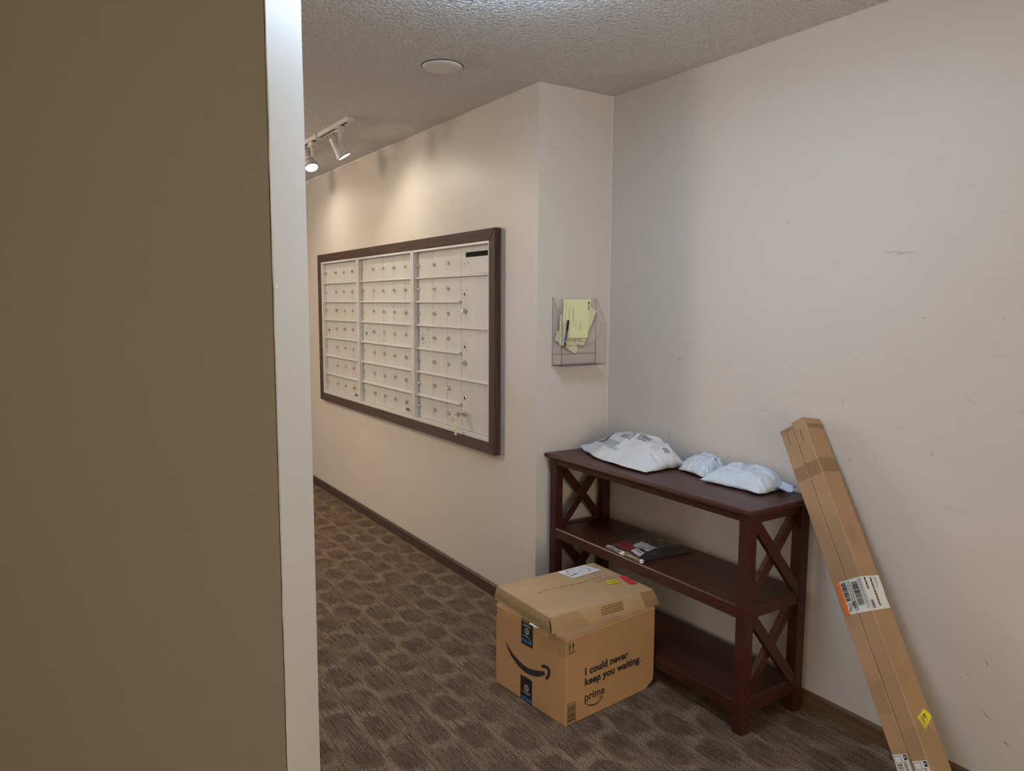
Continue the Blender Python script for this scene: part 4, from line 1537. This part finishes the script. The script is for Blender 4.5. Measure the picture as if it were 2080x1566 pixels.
def tube_box(label, a0, a1, L, top, seed):
    g = thing('long_box', label, 'box', tuple(TO + tt * L + ta * (a0 + a1) / 2 + tb * TD / 2), 'long narrow cartons leaning on the wall')
    b = MB(TO, ta, tb, tt)
    n = 44
    rn = lambda s, k: .0011 * noise.noise(V((s * 14, k, seed)))

    def ring(s):
        return [(a0 + rn(s, 1), 0 + rn(s, 2)), (a1 + rn(s, 3), 0 + rn(s, 4)), (a1 + rn(s, 5), TD), (a0 + rn(s, 7), TD)]
    for k in range(n + 1):
        s = k / n
        for a, c in ring(s):
            b.v.append(b.P(a, c, top + (L - top) * s))
    for k in range(n):
        for i in range(4):
            j = (i + 1) % 4
            b.f.append((4 * k + i, 4 * k + j, 4 * k + 4 + j, 4 * k + 4 + i))
    b.f.append((3, 2, 1, 0))
    b.f.append((4 * n, 4 * n + 1, 4 * n + 2, 4 * n + 3))
    b.build('body', 'cardboard_tube', g, bevel=0.0022, seg=2)
    return g


gl_ = tube_box('left one of the two long narrow cartons, nearer the console shelf', -2 * TW, -TW - .0008, 1.213, 0.010, 1.0)
gr_ = tube_box('right one of the two long narrow cartons, with white shipping label', -TW + .0008, 0, 1.246, 0.0, 5.0)


def onFront(a, s, n=.0015):
    return TO + ta * a + tt * s - tb * n


def onSide(c, s, n=.0015):
    return TO + tb * c + tt * s + ta * n


def quad(name, m, a0, a1, s0, s1, fn, parent, off=.0016):
    return flat(name, m, [(a0, s0), (a1, s0), (a1, s1), (a0, s1)], fn, parent, off)


# wide label folded over the front and the side
sl = flat('shipping_label', 'paper_label', [(-.081, .555), (.0012, .556), (.0012, .662), (-.083, .657)], onFront, gr_)
sl2 = flat('shipping_label', 'paper_label', [(-.0012, .556), (.094, .556), (.0945, .600), (.090, .625), (.0945, .660), (-.0012, .662)], onSide, gr_)
quad('orange_strip', 'orange_strip', -.095, -.0812, .554, .657, onFront, gr_, .0015)
rl = random.Random(21)


def bars(fn, parent, a0, a1, s0, s1, m='black_print', w=(.0010, .0018, .003), gap=(.0012, .002)):
    b = MB()
    s = s0
    while s < s1:
        h = rl.choice(w)
        k = len(b.v)
        b.v += [fn(a0, s, .0022), fn(a1, s, .0022), fn(a1, min(s + h, s1), .0022), fn(a0, min(s + h, s1), .0022)]
        b.f.append((k, k + 1, k + 2, k + 3))
        s += h + rl.choice(gap)
    o = b.build('barcode', m, recalc=False)
    link(o, parent)


bars(onFront, sl, -.078, -.060, .560, .618)
bars(onFront, sl, -.040, -.018, .567, .640)


def tiny(fn, parent, a0, a1, s0, s1, m='grey_print'):
    b = MB()
    s = s0
    while s < s1:
        L = rl.uniform(.002, .008)
        k = len(b.v)
        b.v += [fn(a0, s, .0022), fn(a1, s, .0022), fn(a1, min(s + L, s1), .0022), fn(a0, min(s + L, s1), .0022)]
        b.f.append((k, k + 1, k + 2, k + 3))
        s += L + .0018
    link(b.build('fine_print', m, recalc=False), parent)


for a in (-.057, -.053, -.048, -.046, -.014, -.010, -.006):
    tiny(onFront, sl, a, a + .0016, .560, .652)
tiny(onSide, sl2, .010, .018, .560, .598, 'black_print')
tiny(onSide, sl2, .040, .048, .562, .650, 'black_print')
tiny(onSide, sl2, .062, .064, .562, .600)
tiny(onSide, sl2, .070, .072, .562, .590)
for q in ((.004, .006, .630, .655), (.016, .018, .630, .655), (.006, .016, .630, .632), (.006, .016, .653, .655)):
    quad('stamp_border', 'grey_print', *q, onSide, sl2, .0020)
tiny(onSide, sl2, .008, .014, .634, .651, 'grey_print')
text_into('unit_number', '301', .016, 'black_print', sl, onFront(-.0605, .622, .0016), tt, ta, -tb, .0005, 1.0, .9)
strip('handwriting', 'black_print', [(-.066, .628), (-.072, .634), (-.078, .630), (-.074, .625), (-.064, .632), (-.078, .646), (-.066, .646), (-.073, .638), (-.076, .652)], [.0006] * 9, onFront, sl, .0022)
yd = flat('sticker', 'yellow_sticker', [(.070, .955), (.024, .974), (.042, 1.009), (.095, .981), (.094, .972)], onSide, gr_)
tiny(onSide, yd, .046, .049, .972, .990, 'black_print')
tiny(onSide, yd, .056, .062, .968, .980, 'black_print')
tiny(onSide, yd, .066, .068, .966, .990, 'black_print')
for g, a0 in ((gl_, -.1035), (gr_, -.0475)):
    lb = quad('address_label', 'paper_label', a0, a0 + .045, 1.062 if g is gl_ else 1.083, 1.18, onFront, g)
    s0 = 1.062 if g is gl_ else 1.083
    quad('label_logo', 'black_print', a0 + .033, a0 + .043, s0 + .002, s0 + .016, onFront, lb, .0021)
    text_into('label_logo_letter', 'e', .010, 'paper_label', lb, onFront(a0 + .035, s0 + .006, .0022), tt, ta, -tb, .0003)
    text_into('label_number', '100359', .014, 'black_print', lb, onFront(a0 + .0275, s0 + .018, .0016), tt, ta, -tb, .0003, 1.0, .9)
    for q in ((a0 + .003, a0 + .024, s0 + .004, s0 + .0052), (a0 + .003, a0 + .024, s0 + .022, s0 + .0232), (a0 + .003, a0 + .0042, s0 + .004, s0 + .022), (a0 + .0228, a0 + .024, s0 + .004, s0 + .022)):
        quad('label_border', 'grey_print', *q, onFront, lb, .0021)
    bars(onFront, lb, a0 + .004, a0 + .022, s0 + .026, s0 + .09, 'grey_print', (.001, .002, .004), (.0015, .002))
for g, a0 in ((gl_, -.082), (gr_, -.0285)):
    s0 = .027 if g is gl_ else .036
    flat('handle_slot', 'brown_print', [(a0, s0), (a0 + .003, s0), (a0 + .0015, s0 + .045), (a0 - .002, s0 + .045)], onFront, g)
quad('brown_tape', 'brown_tape', -2 * TW + .001, -TW - .002, .158, .205, onFront, gl_, .0013)
quad('brown_tape', 'brown_tape', -TW + .002, -.001, .155, .205, onFront, gr_, .0013)
quad('brown_tape', 'brown_tape', .001, TD - .001, .150, .200, onSide, gr_, .0013)
quad('brown_tape', 'brown_tape', -2 * TW + .001, -TW - .002, .012, .026, onFront, gl_, .0013)
quad('brown_tape', 'brown_tape', .012, TD - .004, .022, .040, onSide, gr_, .0013)
quad('clear_tape', 'clear_tape', -2 * TW + .001, -TW - .002, .86, .95, onFront, gl_, .0013)
flat('clear_tape', 'clear_tape', [(.002, 1.0), (.04, .97), (TD - .002, 1.03), (TD - .002, 1.16), (.002, 1.16)], onSide, gr_, .0012)
flat('clear_tape', 'clear_tape', [(-.05, 1.01), (-.002, .99), (-.002, 1.07), (-.05, 1.07)], onFront, gr_, .0012)
flat('clear_tape', 'clear_tape', [(.01, .40), (.05, .385), (.06, .43), (.02, .46)], onSide, gr_, .0012)
# worn pale folds along the long boxes
for g, a0 in ((gl_, -TW - .0022), (gr_, -.0014)):
    for k in range(12):
        s0 = .02 + k * .098
        quad('worn_fold', 'cardboard_edge', a0, a0 + .0011 + .0004 * math.sin(k * 2.3), s0, s0 + .096, onFront, g, .0011)
